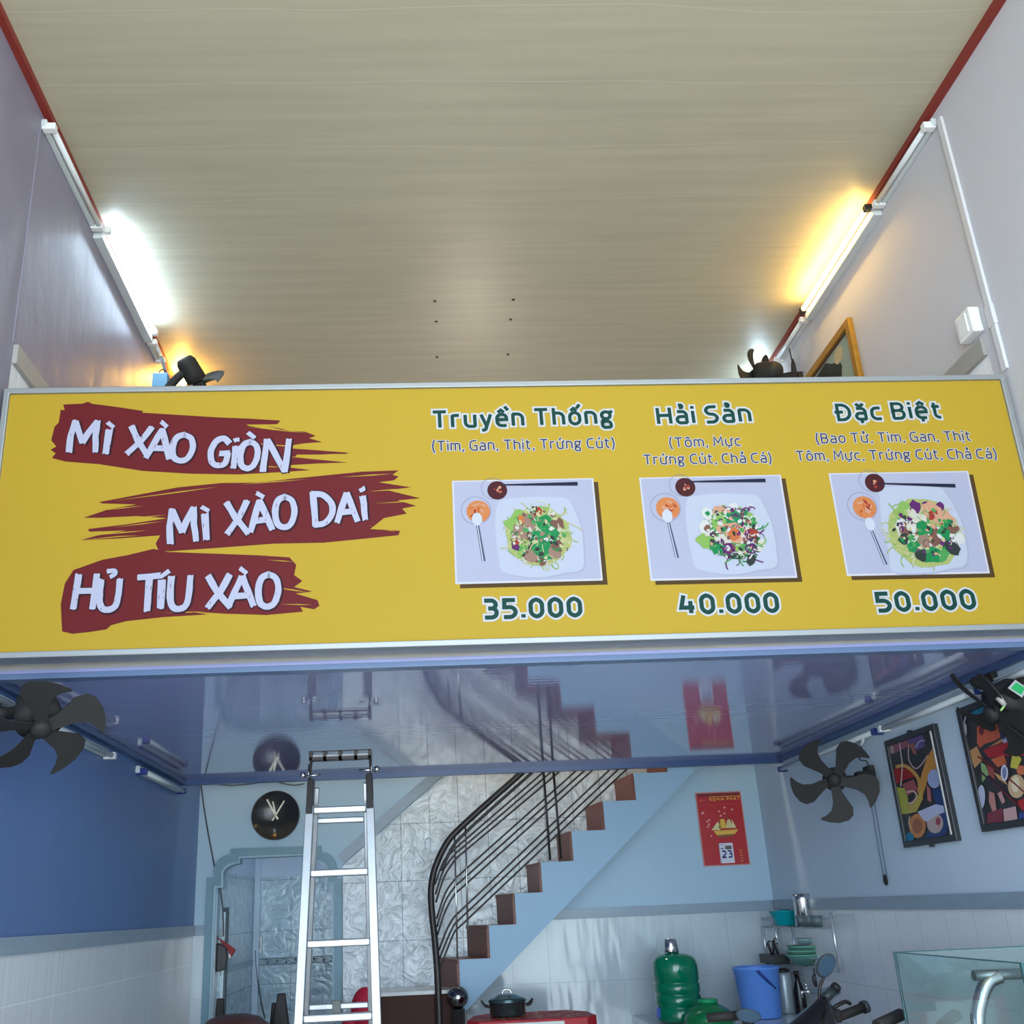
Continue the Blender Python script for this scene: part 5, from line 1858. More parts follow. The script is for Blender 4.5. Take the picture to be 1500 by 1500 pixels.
kc = at_y(404, 1194.5, YB)
rk = (at_y(439.5, 1194, YB) - at_y(368.5, 1195, YB)).length / 2
clk = thing('wall_clock', 'round black wall clock with silver hands and no numerals above the doorway', 'clock', (kc.x, YB, kc.z))
MB().lathe(kc, [(rk, 0), (rk, 0.02), (rk * .97, 0.026), (rk * .96, 0.022), (0.0, 0.022)], 48, (0, -1, 0)).build('case', mat('clock black', (46, 47, 48), 0.15, noise=0.05), clk)
M_HAND = mat('clock hand', (214, 208, 192), 0.3, 0.3)
for k, (xa, ya, xb, yb_, w) in enumerate(((391, 1171, 407, 1200, .012), (399.5, 1174, 404.5, 1196, .010), (416.5, 1173, 399, 1202, .009))):
    A2, B2 = at_y(xa, ya, YB - 0.03 - .004 * k), at_y(xb, yb_, YB - 0.03 - .004 * k)
    MB().bar(A2, B2, 0.003, w, (0, 0, 1) if abs(A2.x - B2.x) > abs(A2.z - B2.z) else (1, 0, 0)).build('hand', M_HAND, clk)
MB().lathe(kc, [(0.012, 0.02), (0.012, 0.044), (0.0, 0.046)], 14, (0, -1, 0)).build('hand_boss', M_HAND, clk)

# cables on the back wall
M_CABLE = mat('cable dark', (70, 74, 82), 0.5)
o = MB().tube(crv([at_y(x, y, YB - 0.012) for x, y in ((293.5, 1142), (297, 1170), (304, 1215), (312, 1258), (317, 1283), (322, 1300))] + [at_y(x, y, YB - 0.045) for x, y in ((325, 1318), (327, 1345), (327, 1372))]), 0.005, 6).build('hanging_cable', M_CABLE)
tag(o, 'thin dark cable slanting down the rear wall from the navy corner to the doorway', 'cable')
o = MB().tube(crv([at_y(x, y, YB - 0.008) for x, y in ((296, 1146), (330, 1150), (360, 1149), (400, 1144), (412, 1147), (430, 1150), (446, 1148))]), 0.004, 6).build('hanging_cable', M_CABLE)
tag(o, 'dark cable drooping along the top of the rear wall over the clock', 'cable')
#PART4
# ================================================================== COUNTER AND THINGS ON IT
ZK = 0.885
kx0 = at_y(947, 1495, 6.5).x
cnt = thing('counter', 'white tiled counter along the rear wall under the corner rack', 'counter', ((kx0 + W) / 2, 6.4, 0))
M_KT = tile_mat('counter tile', (206, 212, 216), (150, 158, 164), ('X', 'Y'), 0.2, 0.2, 0.15, 'plain', 0.05)
M_KF = tile_mat('counter front tile', (206, 212, 216), (150, 158, 164), ('X', 'Z'), 0.2, 0.2, 0.15, 'plain', 0.05)
MB().box((kx0, 5.90, ZK - 0.04), (W - 0.001, YB - 0.001, ZK)).build('worktop', M_KT, cnt, bevel=0.004)
MB().box((kx0 + 0.02, 5.94, 0), (W - 0.001, YB - 0.001, ZK - 0.04)).build('base', M_KF, cnt)


def seat_at(px, py, z):
    return at_z(px, py, z)


# big water jug
jc = at_y(991, 1440, 6.45)
jb = ZK + 0.001
jt = at_y(987, 1396, 6.45).z
M_JUG = mat('green jug', (0, 124, 88), 0.12, trans=0.25, coat=0.4)
M_JUGD = mat('green jug ribs', (0, 104, 74), 0.15, coat=0.4)
h = jt - jb
jug = thing('water_jug', 'large ribbed green water jug on the counter with a steel cup over its neck', 'jug', (jc.x, 6.45, jb))
rj = 0.142
pr = [(rj * .80, 0), (rj * .96, .02), (rj, .06), (rj, .20), (rj * .955, .215), (rj * .955, .235), (rj, .25), (rj, .38), (rj * .955, .395), (rj * .955, .415), (rj, .43), (rj, .55), (rj * .955, .565), (rj * .955, .585), (rj, .60), (rj, .80), (rj * .97, .87), (rj * .86, .94), (rj * .62, .98), (rj * .35, 1.0)]
MB().lathe((jc.x, 6.45, jb), [(r, z * h) for r, z in pr], 40).build('body', M_JUG, jug)
MB().lathe((jc.x, 6.45, jt), [(0.036, -0.006), (0.036, 0.004), (0.0, 0.005)], 20).build('neck', M_JUGD, jug)
MB().box((jc.x - rj - 0.008, 6.40, jb + 0.03), (jc.x - rj + 0.03, 6.44, jb + 0.09)).build('tap_lug', mat('jug tap blue', (40, 70, 160), 0.3), jug, bevel=0.004)
ct = at_y(986, 1375, 6.45)
cup = thing('steel_cup', 'small upturned stainless steel cup over the neck of the big green jug', 'cup', (jc.x - 0.008, 6.45, jt + 0.006))
MB().lathe((jc.x - 0.012, 6.45, jt + 0.006), [(0.047, 0), (0.049, 0.004), (0.037, ct.z - jt - 0.010), (0.034, ct.z - jt - 0.006), (0.0, ct.z - jt - 0.006)], 28).build('cup_wall', M_STEEL, cup)
# small green jar
s0 = at_y(1036, 1463, 6.12)
jar = thing('plastic_jar', 'small green plastic jar with a ridged lid in front of the large jug', 'jar', (s0.x, 6.12, ZK))
hz = s0.z - ZK
MB().lathe((s0.x, 6.12, ZK + 0.001), [(0.12, 0), (0.145, 0.012), (0.150, hz * .35), (0.135, hz * .52), (0.09, hz * .72), (0.056, hz * .82), (0.054, hz * .86)], 36).build('body', mat('green jar', (12, 120, 66), 0.15, trans=0.15, coat=0.4), jar)
MB().lathe((s0.x, 6.12, ZK + hz * .86), [(0.058, 0), (0.058, hz * .13), (0.05, hz * .15), (0.0, hz * .15)], 28).build('lid', mat('green lid', (16, 150, 96), 0.3), jar)
# blue bucket
bb0 = at_z(1112, 1490, ZK)
YBk = min(max(bb0.y, 6.2), 6.45)
bt0 = at_y(1105, 1416, YBk)
br_ = (at_y(1138.5, 1416, YBk) - at_y(1072, 1416, YBk)).length / 2
bcx = bt0.x + 0.008
hb_ = bt0.z - ZK
buck = thing('bucket', 'blue plastic bucket with its handle down, standing on the white counter', 'bucket', (bcx, YBk, ZK))
M_BUCK = mat('bucket blue', (98, 150, 234), 0.35)
MB().lathe((bcx, YBk, ZK + 0.001), [(0.0, 0.008), (br_ * .78, 0.008), (br_ * .80, 0), (br_ * .82, 0.006), (br_ * .96, hb_ * .94), (br_ * 1.0, hb_ * .95), (br_ * 1.02, hb_ * .985), (br_ * 1.0, hb_), (br_ * .94, hb_), (br_ * .93, hb_ * .96), (br_ * .78, 0.02), (0.0, 0.02)], 40).build('body', M_BUCK, buck)
q = [at_y(x, y, YBk - br_ * 1.02 + .0) for x, y in ((1110, 1422), (1122, 1434), (1139, 1449))]
MB().tube([Vector((q[0].x, YBk - br_ * .96, q[0].z)), Vector((q[1].x, YBk - br_ * .97, q[1].z)), Vector((q[2].x, YBk - br_ * .72, q[2].z))], 0.010, 8).build('handle', mat('bucket handle', (36, 62, 140), 0.4), buck)
# grey flask and black bottle under the rack
f0, f1 = at_y(1154, 1482, 6.62), at_y(1154, 1421, 6.62)
fl = thing('flask', 'tall grey flask with a dark rim behind the blue bucket', 'flask', (f0.x, 6.62, ZK))
MB().lathe((f0.x, 6.62, ZK + 0.001), [(0.052, 0), (0.055, 0.01), (0.053, f1.z - ZK - 0.03), (0.045, f1.z - ZK - 0.01), (0.0, f1.z - ZK - 0.01)], 28).build('body', mat('flask grey', (168, 180, 188), 0.3, 0.2), fl)
MB().lathe((f0.x, 6.62, f1.z - 0.012), [(0.047, 0), (0.047, 0.018), (0.03, 0.024), (0.0, 0.024)], 24).build('lid', M_BLACK, fl)
g0, g1 = at_y(1174, 1478, 6.50), at_y(1171, 1424, 6.50)
bt = thing('bottle', 'black bottle standing right of the grey flask under the rack', 'bottle', (g0.x, 6.50, ZK))
MB().lathe((g0.x, 6.50, ZK + 0.001), [(0.036, 0), (0.038, 0.008), (0.036, (g1.z - ZK) * .55), (0.016, (g1.z - ZK) * .80), (0.014, (g1.z - ZK) * .95), (0.0, (g1.z - ZK) * .95)], 24).build('body', mat('bottle black', (26, 28, 26), 0.2), bt)
MB().lathe((g0.x, 6.50, ZK + (g1.z - ZK) * .94), [(0.017, 0), (0.017, 0.022), (0.0, 0.024)], 16).build('cap', M_BLKM, bt)
# tap rising from the counter
YT_ = 6.02
t0_, t1_, t2_, t3_ = at_y(1264, 1505, YT_), at_y(1255, 1455, YT_), at_y(1250, 1449.5, YT_), at_y(1186, 1449, YT_)
tp = thing('water_tap', 'grey water pipe with a chrome tap bending over the counter behind the motorbike mirror', 'tap', (t1_.x, YT_, ZK))
M_PIPE = mat('pipe grey', (104, 124, 134), 0.4, 0.2)
MB().tube([Vector((t1_.x, YT_, ZK)), Vector((t1_.x, YT_, t1_.z)), Vector((t1_.x - 0.012, YT_, t2_.z)), Vector((t2_.x - 0.02, YT_, t2_.z)), Vector((t3_.x, YT_, t2_.z))], 0.014, 12).build('pipe', M_PIPE, tp)
MB().lathe(Vector((lerp(t3_.x, t2_.x, .52), YT_, t2_.z)), [(0.022, -0.03), (0.022, 0.03)], 14, (1, 0, 0)).build('pipe_joint', M_PIPE, tp)
tv = Vector((t3_.x, YT_, t2_.z))
b = MB()
b.lathe(tv, [(0.016, -0.004), (0.019, 0.012), (0.015, 0.03), (0.0, 0.032)], 14, (-1, 0, 0))
b.tube([tv + Vector((-0.016, 0, 0)), tv + Vector((-0.02, -0.004, 0.035))], 0.006, 8)
b.ball(tuple(tv + Vector((-0.02, -0.004, 0.038))), 0.013, 12, 8)
b.tube([tv + Vector((-0.028, 0, 0)), tv + Vector((-0.05, 0, 0.002)), tv + Vector((-0.052, 0, -0.03))], 0.009, 8)
b.build('tap', M_STEEL, tp)

# ================================================================== CORNER RACK
M_CHROME = mat('rack chrome', (220, 222, 224), 0.25, 0.7)
ZR1, ZR0 = 1.405, 1.175
RA = Vector((at_y(1117, 1357, 6.86).x, 6.86, 0))
RC = Vector((3.955, at_x(1219, 1353, 3.955).y, 0))
RD = Vector((3.965, 6.87, 0))
RB = at_z(1163, 1357, ZR1)
RB = Vector((RB.x, RB.y, 0))
rk_ = thing('wire_rack', 'two-tier chrome wire rack fixed in the corner above the counter', 'rack', (RD.x, RD.y, ZR0))


def zz(p, z):
    return Vector((p.x, p.y, z))


for p, z1 in ((RA, ZR1 + .01), (RB, ZR1 + .05), (RC, ZR1 + .09), (RD, ZR1 + .09)):
    MB().tube([zz(p, ZR0 - 0.01), zz(p, z1)], 0.0085, 10).build('post', M_CHROME, rk_)
MB().tube([zz(lerp(RB, RD, .12), ZR0), zz(lerp(RB, RD, .12), ZR1)], 0.006, 8).build('post', M_CHROME, rk_)
for zt_, nm in ((ZR1, 'upper_tier'), (ZR0, 'lower_tier')):
    b = MB()
    for dz_ in (0.0, 0.05):
        for p, q_ in ((RA, RB), (RB, RC), (RC, RD), (RD, RA)):
            b.tube([zz(p, zt_ + dz_), zz(q_, zt_ + dz_)], 0.0055, 8)
    for k in range(1, 9):
        b.tube([zz(lerp(RA, RD, k / 9), zt_), zz(lerp(RB, RC, k / 9), zt_)], 0.003, 6)
    b.build(nm, M_CHROME, rk_)
ctr = (RA + RB + RC + RD) / 4
# teal basin
tb = lerp(RB, RA, .45)
tb = Vector((at_y(1150, 1345, 6.56).x, 6.56, 0))
hz = ZR1 + 0.009
bas = thing('basin', 'teal plastic basin on the upper tier of the corner rack beside the jug', 'basin', (tb.x, tb.y, hz))
MB().lathe(zz(tb, hz), [(0.0, 0.004), (0.055, 0.004), (0.058, 0), (0.062, 0.004), (0.094, 0.085), (0.100, 0.088), (0.098, 0.092), (0.090, 0.088), (0.058, 0.010), (0.0, 0.010)], 32).build('bowl', mat('teal plastic', (6, 160, 170), 0.35), bas)
MB().lathe(zz(tb, hz), [(0.0, 0.100), (0.03, 0.102), (0.06, 0.085), (0.085, 0.070)], 20).build('sponge', mat('teal net', (40, 150, 160), 0.7, bump=0.5), bas)
# steel jug
tj0, tj1 = at_y(1180, 1352, 6.30), at_y(1179, 1309, 6.30)
tj = Vector((tj0.x, 6.30, 0))
hj = tj1.z - hz
pit = thing('steel_pitcher', 'stainless steel pitcher with a wire handle on the upper tier of the corner rack', 'pitcher', (tj.x, tj.y, hz))
MB().lathe(zz(tj, hz), [(0.0, 0.004), (0.056, 0.004), (0.059, 0), (0.062, 0.006), (0.056, hj * .82), (0.062, hj), (0.058, hj), (0.052, hj * .82), (0.056, 0.01), (0.0, 0.01)], 32).build('body', M_STEEL, pit)
MB().prism([zz(tj, hz + hj) + Vector(v) for v in ((-0.05, -0.02, 0), (-0.08, 0, 0.004), (-0.05, 0.02, 0), (-0.048, 0.0, -0.035))], (0, 0, 0.002)).build('spout', M_STEEL, pit)
MB().tube(crv([zz(tj, hz + hj * .92) + Vector((0.05, 0, 0)), zz(tj, hz + hj * .92) + Vector((0.085, 0, 0.0)), zz(tj, hz + hj * .6) + Vector((0.094, 0, 0)), zz(tj, hz + hj * .10) + Vector((0.105, 0, 0)), zz(tj, hz + hj * .05) + Vector((0.05, 0, 0))]), 0.0055, 8).build('handle', M_STEEL, pit)
# mugs row on the upper tier at the wall
for k in range(3):
    mp_ = Vector((3.90, 6.20 - 0.13 * k, 0))
    mg = thing('glass_tumbler', 'small glass tumbler in the row by the wall, upper rack tier', 'glass', (mp_.x, mp_.y, hz), 'glass tumblers on the upper rack tier')
    MB().lathe(zz(mp_, hz), [(0.0, 0.004), (0.024, 0.004), (0.026, 0), (0.032, 0.065), (0.030, 0.065), (0.024, 0.008), (0.0, 0.008)], 20).build('glass_wall', mat('tumbler glass', (150, 166, 172), 0.08, trans=0.6), mg)
# green bowls below
hz0 = ZR0 + 0.009
gbp = Vector((at_y(1178, 1408, 6.38).x, 6.38, 0))
M_GB = mat('pale green plastic', (120, 178, 158), 0.35)
GBN = ('lowest pale green bowl of the stack on the lower rack tier', 'middle pale green bowl of the stack on the lower rack tier', 'topmost pale green bowl of the stack on the lower rack tier')
for k in range(3):
    o = MB().lathe(zz(gbp + Vector((0.006 * k, 0, 0)), hz0 + 0.026 * k), [(0.0, 0.003), (0.05, 0.003), (0.054, 0.0), (0.105, 0.055), (0.112, 0.058), (0.108, 0.062), (0.05, 0.010), (0.0, 0.010)], 32).build('bowl', M_GB)
    tag(o, GBN[k], 'bowl', 'pale green bowls on the lower rack tier')
o = MB().lathe(zz(gbp + Vector((0.03, 0, 0)), hz0 + 0.122), [(0.0, 0.0), (0.045, 0.0), (0.06, 0.03), (0.055, 0.034), (0.04, 0.006), (0.0, 0.006)], 24).build('glass_dish', mat('dish glass', (160, 192, 192), 0.1, trans=0.4))
tag(o, 'small clear dish on top of the pale green bowls', 'dish')
# black tray with utensils
tr0 = Vector((at_y(1136, 1410, 6.62).x, 6.62, 0))
tray_ = thing('utensil_tray', 'black utensil tray at the left end of the lower rack tier', 'tray', (tr0.x, tr0.y, hz0))
MB().box((tr0.x - 0.05, 6.50, hz0), (tr0.x + 0.055, 6.78, hz0 + 0.055)).build('body', M_BLACK, tray_, bevel=0.006)
for k, (dx, dy, tl_) in enumerate(((-0.03, -0.04, -.02), (-0.008, -0.01, .012), (0.03, 0.02, -.012))):
    p = Vector((tr0.x + dx, 6.62 + dy, hz0 + 0.056))
    u = thing('kitchen_utensil', ('dark utensil handle nearest the left end of the black tray', 'dark hooked utensil handle in the middle of the black tray', 'short dark utensil handle at the right of the black tray')[k], 'utensil', p, 'utensils in the black tray')
    L_ = (0.07, 0.085, 0.05)[k]
    MB().tube([p, p + Vector((tl_ * .5, 0, L_ * .6)), p + Vector((tl_, 0, L_))], [0.007, 0.009, 0.011], 8).build('handle', M_BLKM, u)
    MB().tube(crv([p + Vector((tl_, 0, L_)), p + Vector((tl_ + .012, 0, L_ + .014)), p + Vector((tl_ + .024, 0, L_ + .006))]), 0.004, 6).build('hook', M_BLKM, u)
# ladle hanging from the rack
lp = at_y(1194.5, 1436, 6.36)
la_ = thing('ladle', 'small dark ladle hanging under the lower rack tier', 'ladle', (lp.x, 6.36, lp.z))
MB().ball((lp.x, 6.36, lp.z), 0.02, 16, 10, (1.0, .5, 2.0)).build('bowl', M_BLACK, la_)
MB().tube([(lp.x, 6.36, lp.z + 0.03), (lp.x, 6.36, ZR0 - 0.001)], 0.003, 6).build('stem', M_BLKM, la_)

# ================================================================== TABLE WITH THE RED CLOTH AND THE POT
YTb = 6.0
c0 = at_y(745, 1494, YTb - .16)
ZT = c0.z
ta, tb_ = at_y(686, 1497, YTb), at_y(866, 1493, YTb)
tbl = thing('side_table', 'narrow table under a red gold-printed cloth in front of the stairs', 'table', ((ta.x + tb_.x) / 2, YTb, 0))
xa, xb = ta.x, tb_.x
M_RCL = mat('red cloth', (164, 24, 38), 0.55, noise=0.25, nscale=14)
oct_ = [(xa + .06, YTb - .2), (xb - .06, YTb - .2), (xb, YTb - .12), (xb - .02, YTb + .08), (xb - .12, YTb + .2), (xa + .12, YTb + .2), (xa + .04, YTb + .10), (xa, YTb - .10)]
MB().prism([Vector((x, y, ZT - 0.03)) for x, y in oct_], (0, 0, 0.03)).build('tabletop', mat('table wood', (92, 50, 38), 0.5), tbl)
cl = MB().prism([Vector((xa - .012 + (x - xa) * (xb - xa + .024) / (xb - xa), YTb + (y - YTb) * 1.06, ZT - 0.16)) for x, y in oct_], (0, 0, 0.162)).build('red_cloth', M_RCL, tbl, bevel=0.006)
tag(cl, 'red cloth with gold print', 'cloth') if False else None
b = MB()
gr = random.Random(8)
for k in range(34):
    x, y = gr.uniform(xa + .06, xb - .08), gr.uniform(YTb - .19, YTb + .16)
    a_ = gr.uniform(0, 6.28)
    w_, l_ = gr.uniform(.003, .007), gr.uniform(.012, .035)
    ux, uy = math.cos(a_), math.sin(a_)
    b.poly([Vector((x + ux * l_ * s1 - uy * w_ * s2, y + uy * l_ * s1 + ux * w_ * s2, ZT + 0.003)) for s1, s2 in ((-1, -1), (1, -1), (1, 1), (-1, 1))])
for k in range(5):
    x = lerp(xa + .1, xb - .15, k / 4)
    b.poly([Vector((x, YTb - .15 + .02 * k, ZT + .0032)), Vector((x + .09, YTb - .13 + .02 * k, ZT + .0032)), Vector((x + .09, YTb - .122 + .02 * k, ZT + .0032)), Vector((x, YTb - .142 + .02 * k, ZT + .0032))])
b.build('gold_print', mat('gold print', (226, 178, 72), 0.4), cl, fix=False)
pz = at_y(700, 1497, YTb - .213)
MB().box((at_y(722, 1500, YTb - .22).x, YTb - 0.222, ZT - 0.15), (at_y(827, 1500, YTb - .22).x, YTb - 0.2125, ZT - 0.012)).build('white_sheet', mat('white sheet', (210, 214, 208), 0.6), cl)
for x, y in ((xa + .12, YTb - .14), (xb - .12, YTb - .14), (xa + .14, YTb + .14), (xb - .14, YTb + .14)):
    MB().box((x - .02, y - .02, 0), (x + .02, y + .02, ZT - 0.03)).build('leg', mat('table wood', (92, 50, 38), 0.5), tbl)
pc = at_y(744, 1480, YTb)
rp_ = (at_y(772, 1480, YTb) - at_y(717, 1480, YTb)).length / 2
pot = thing('cooking_pot', 'dark steel cooking pot with a domed lid on the red cloth', 'pot', (pc.x, YTb + .02, ZT + 0.004))
ptop = at_y(744, 1450, YTb).z
hp_ = (ptop - ZT) * .52
pzb = ZT + 0.004
M_POT = mat('pot steel', (84, 108, 112), 0.22, 0.85)
MB().lathe((pc.x, YTb + .02, pzb), [(rp_ * .90, 0), (rp_ * .95, 0.012), (rp_ * .97, hp_), (rp_ * 1.03, hp_ + .006), (rp_ * .95, hp_ + .01), (0.0, hp_ + .01)], 40).build('body', M_POT, pot)
hl = (ptop - pzb) - hp_ - .03
ld = MB().lathe((pc.x, YTb + .02, pzb + hp_ + .008), [(rp_ * 1.02, 0), (rp_ * .92, 0.012), (rp_ * .82, 0.016), (rp_ * .72, hl * .5), (rp_ * .5, hl * .88), (rp_ * .2, hl), (0.0, hl)], 40).build('lid', M_POT, pot)
kz = pzb + hp_ + .008 + hl
MB().tube(crv([Vector((pc.x - .025, YTb + .02, kz)), Vector((pc.x - .018, YTb + .02, kz + .02)), Vector((pc.x + .018, YTb + .02, kz + .02)), Vector((pc.x + .025, YTb + .02, kz))]), 0.006, 8).build('lid_handle', M_STEEL, ld)
for s_ in (-1, 1):
    x0 = pc.x + s_ * rp_ * .97
    MB().tube(crv([Vector((x0, YTb - .02, pzb + hp_ * .72)), Vector((x0 + s_ * .025, YTb - .02, pzb + hp_ * .8)), Vector((x0 + s_ * .042, YTb + .02, pzb + hp_ * 1.12)), Vector((x0 + s_ * .025, YTb + .06, pzb + hp_ * .8)), Vector((x0, YTb + .06, pzb + hp_ * .72))]), 0.006, 8).build('handle', M_BLKM, pot)

# ================================================================== MOTORBIKE
YS_ = 4.62
sc0 = at_y(1192, 1490, YS_)
mb_ = thing('motorbike', 'black motorbike with two round mirrors parked in front of the counter', 'motorbike', (sc0.x, YS_ + .5, 0))
M_BODY = mat('motorbike gloss', (26, 24, 23), 0.15, coat=0.6)
M_GRIP = mat('grip rubber', (48, 43, 43), 0.7)
M_MIRB = mat('mirror shell', (58, 64, 68), 0.4)
M_MIRG = mat('mirror glass', (70, 92, 112), 0.12)


def sp(px, py, dy=0.0):
    return at_y(px, py, YS_ + dy)


# head fairing: wedge rising to the handlebar centre
ap = sp(1203, 1460)
n_ = MB()
sec = []
for t, (xl, xr, yy) in enumerate(((1196, 1208, 1459), (1184, 1213, 1470), (1166, 1217, 1484), (1148, 1221, 1499), (1120, 1226, 1524), (1112, 1230, 1570), (1124, 1226, 1640))):
    a, c = sp(xl, yy), sp(xr, yy)
    cxm, zm, hw = (a.x + c.x) / 2, (a.z + c.z) / 2, (c.x - a.x) / 2
    dp = (.02, .05, .08, .10, .13, .14, .12)[t]
    sec.append([Vector((cxm + hw * math.cos(q_), YS_ - .03 + dp * math.sin(q_) * (1 if math.sin(q_) < 0 else .6), zm)) for q_ in [2 * math.pi * i / 20 for i in range(20)]])
vs = [p for s_ in sec for p in s_]
fs = []
for i in range(len(sec) - 1):
    for k in range(20):
        k2 = (k + 1) % 20
        fs.append((i * 20 + k, i * 20 + k2, (i + 1) * 20 + k2, (i + 1) * 20 + k))
fs.append(tuple(range(20)))
fs.append(tuple(reversed(range((len(sec) - 1) * 20, len(sec) * 20))))
n_.add(vs, fs, 0, True)
fair = n_.build('front_fairing', M_BODY, mb_)
# handlebar
hbp = [sp(1040, 1491, .05), sp(1080, 1488, .03), sp(1118, 1512, 0.0), sp(1160, 1512, 0.0), sp(1200, 1492, 0.0), sp(1226, 1490, .02), sp(1268, 1474, .06)]
MB().tube(crv(hbp), 0.012, 10).build('handlebar', M_BLKM, mb_)
MB().tube([sp(1036, 1491, .05), sp(1080, 1487.5, .03)], 0.020, 12).build('grip', M_GRIP, mb_)
MB().tube([sp(1228, 1489.5, .02), sp(1264, 1476, .055)], 0.021, 12).build('grip', M_GRIP, mb_)
MB().tube([sp(1264, 1476, .055), sp(1269, 1474, .06)], 0.028, 14).build('bar_end', M_MIRB, mb_)
MB().tube(crv([sp(1217, 1480, -.02), sp(1226, 1473, -.04), sp(1238, 1467.5, -.03), sp(1245, 1470, -.01)]), [0.009] * 19, 8).build('brake_lever', M_BLKM, mb_)
MB().tube(crv([sp(1150, 1510, -.02), sp(1115, 1508, -.05), sp(1078, 1504, -.02)]), 0.008, 8).build('clutch_lever', M_BLKM, mb_)
q0 = sp(1214, 1487, 0.0)
MB().box((q0.x - .03, q0.y - .03, q0.z - .03), (q0.x + .05, q0.y + .03, q0.z + .025)).build('switch_cluster', M_BLKM, mb_, bevel=0.008)
MB().tube([sp(1205, 1466, .02), sp(1222, 1449, .04)], [0.024, 0.018], 12).build('brake_reservoir', M_MIRB, mb_)
MB().tube([sp(1222, 1449, .04), sp(1226, 1444, .045)], 0.022, 12).build('reservoir_cap', M_BLKM, mb_)


def mirror(cx_, cy_, rx, ry, rot, stem):
    c = sp(cx_, cy_, -.03)
    s_ = YS_ / F
    ax = Vector((0.12, -1, 0.12)).normalized()
    e1 = rt * math.cos(rot) + up * math.sin(rot)
    e2 = -rt * math.sin(rot) + up * math.cos(rot)
    b1 = MB()
    out = [c + e1 * (rx * s_ * math.cos(a_)) + e2 * (ry * s_ * math.sin(a_)) for a_ in [2 * math.pi * i / 28 for i in range(28)]]
    b1.prism(out, (0, 0.025, 0))
    sh = b1.build('mirror', M_MIRB, mb_, bevel=0.004)
    inn = [c + Vector((0, -0.001, 0)) + e1 * (rx * s_ * .88 * math.cos(a_)) + e2 * (ry * s_ * .88 * math.sin(a_)) for a_ in [2 * math.pi * i / 28 for i in range(28)]]
    MB().prism(inn, (0, 0.0008, 0)).build('mirror_glass', M_MIRG, sh)
    MB().tube(crv([c + Vector((0, .02, 0))] + stem), 0.0075, 8).build('mirror_stem', M_BLKM, mb_)


mirror(1211, 1414.5, 11.5, 17.5, -0.45, [sp(1206, 1432, 0), sp(1201, 1446, 0), sp(1200, 1464, 0)])
mirror(1097, 1488.5, 17, 9.5, -0.12, [sp(1090, 1499, 0.0), sp(1088, 1503, .01), sp(1092, 1490, .03)])
# lower part of the bike, below the picture
cx_ = sc0.x
MB().tube([Vector((cx_, YS_ + .02, sc0.z - .05)), Vector((cx_, YS_ - .18, .30))], 0.03, 10).build('fork', M_BLKM, mb_)
for yy in (YS_ - .20, YS_ + .98):
    wv = MB()
    wv.lathe((cx_, yy, .29), [(.20, -.03), (.255, -.045), (.288, -.03), (.29, 0), (.288, .03), (.255, .045), (.20, .03)], 36, (1, 0, 0))
    w_ = wv.build('wheel', M_GRIP, mb_)
    MB().lathe((cx_, yy, .29), [(.03, -.05), (.05, -.03), (.205, -.012), (.205, .012), (.05, .03), (.03, .05)], 20, (1, 0, 0)).build('rim', M_ALU, w_)
MB().prism([Vector((cx_ - .12, y, z)) for y, z in ((YS_ + .08, .55), (YS_ + .25, .34), (YS_ + .95, .40), (YS_ + 1.22, .74), (YS_ + .5, .66), (YS_ + .16, .78))], (.24, 0, 0)).build('body', M_BODY, mb_, bevel=0.03)
MB().prism([Vector((cx_ - .12, y, z)) for y, z in ((YS_ + .42, .665), (YS_ + 1.2, .75), (YS_ + 1.18, .83), (YS_ + .8, .77), (YS_ + .44, .75))], (.24, 0, 0)).build('seat', M_GRIP, mb_, bevel=0.03)

# ================================================================== GLASS FOOD CART
ZG = 1.38
GA, GB_ = at_z(1312, 1394, ZG), at_z(1489, 1410, ZG)
gx0 = (GA.x + GB_.x) / 2
gy1, gy0 = GA.y, GB_.y
gx1 = 3.93
M_GLASS = mat('cart glass', (222, 240, 240), 0.03, trans=0.96, ior=1.45)
M_GEDGE = mat('glass edge', (58, 100, 104), 0.15)
cart = thing('food_cart', 'food cart with an open glass case on top, standing against the right wall', 'cart', ((gx0 + gx1) / 2, (gy0 + gy1) / 2, 0))
zg0 = 0.96
TH = 0.008


def pane(lo, hi, name):
    o = MB().box(lo, hi).build(name, M_GLASS, cart)
    return o


p_ = pane((gx0, gy0, zg0), (gx0 + TH, gy1, ZG - 0.004), 'glass_pane')
MB().box((gx0, gy0, ZG - 0.004), (gx0 + TH, gy1, ZG)).build('polished_edge', M_GEDGE, p_)
MB().box((gx0, gy0 - 0.010, zg0), (gx0 + TH + .004, gy0, ZG)).build('polished_edge', M_GEDGE, p_)
p_ = pane((gx0 + TH + .001, gy1 - TH, zg0), (gx1, gy1, ZG - 0.004), 'glass_pane')
MB().box((gx0 + TH + .001, gy1 - TH, ZG - 0.004), (gx1, gy1, ZG)).build('polished_edge', M_GEDGE, p_)
MB().box((gx0 - 0.003, gy1 - 0.003, zg0), (gx0 + 0.006, gy1 + 0.003, ZG)).build('polished_edge', M_GEDGE, p_)
pane((gx1 - TH, gy0, zg0), (gx1, gy1 - TH - .001, ZG - 0.004), 'glass_pane')
MB().box((gx0 - .02, gy0 - .03, zg0 - .03), (gx1 + .02, gy1 + .02, zg0)).build('cart_top', M_STEEL, cart, bevel=0.004)
MB().box((gx0, gy0, .22), (gx1, gy1, zg0 - .03)).build('cabinet', M_ALU, cart)
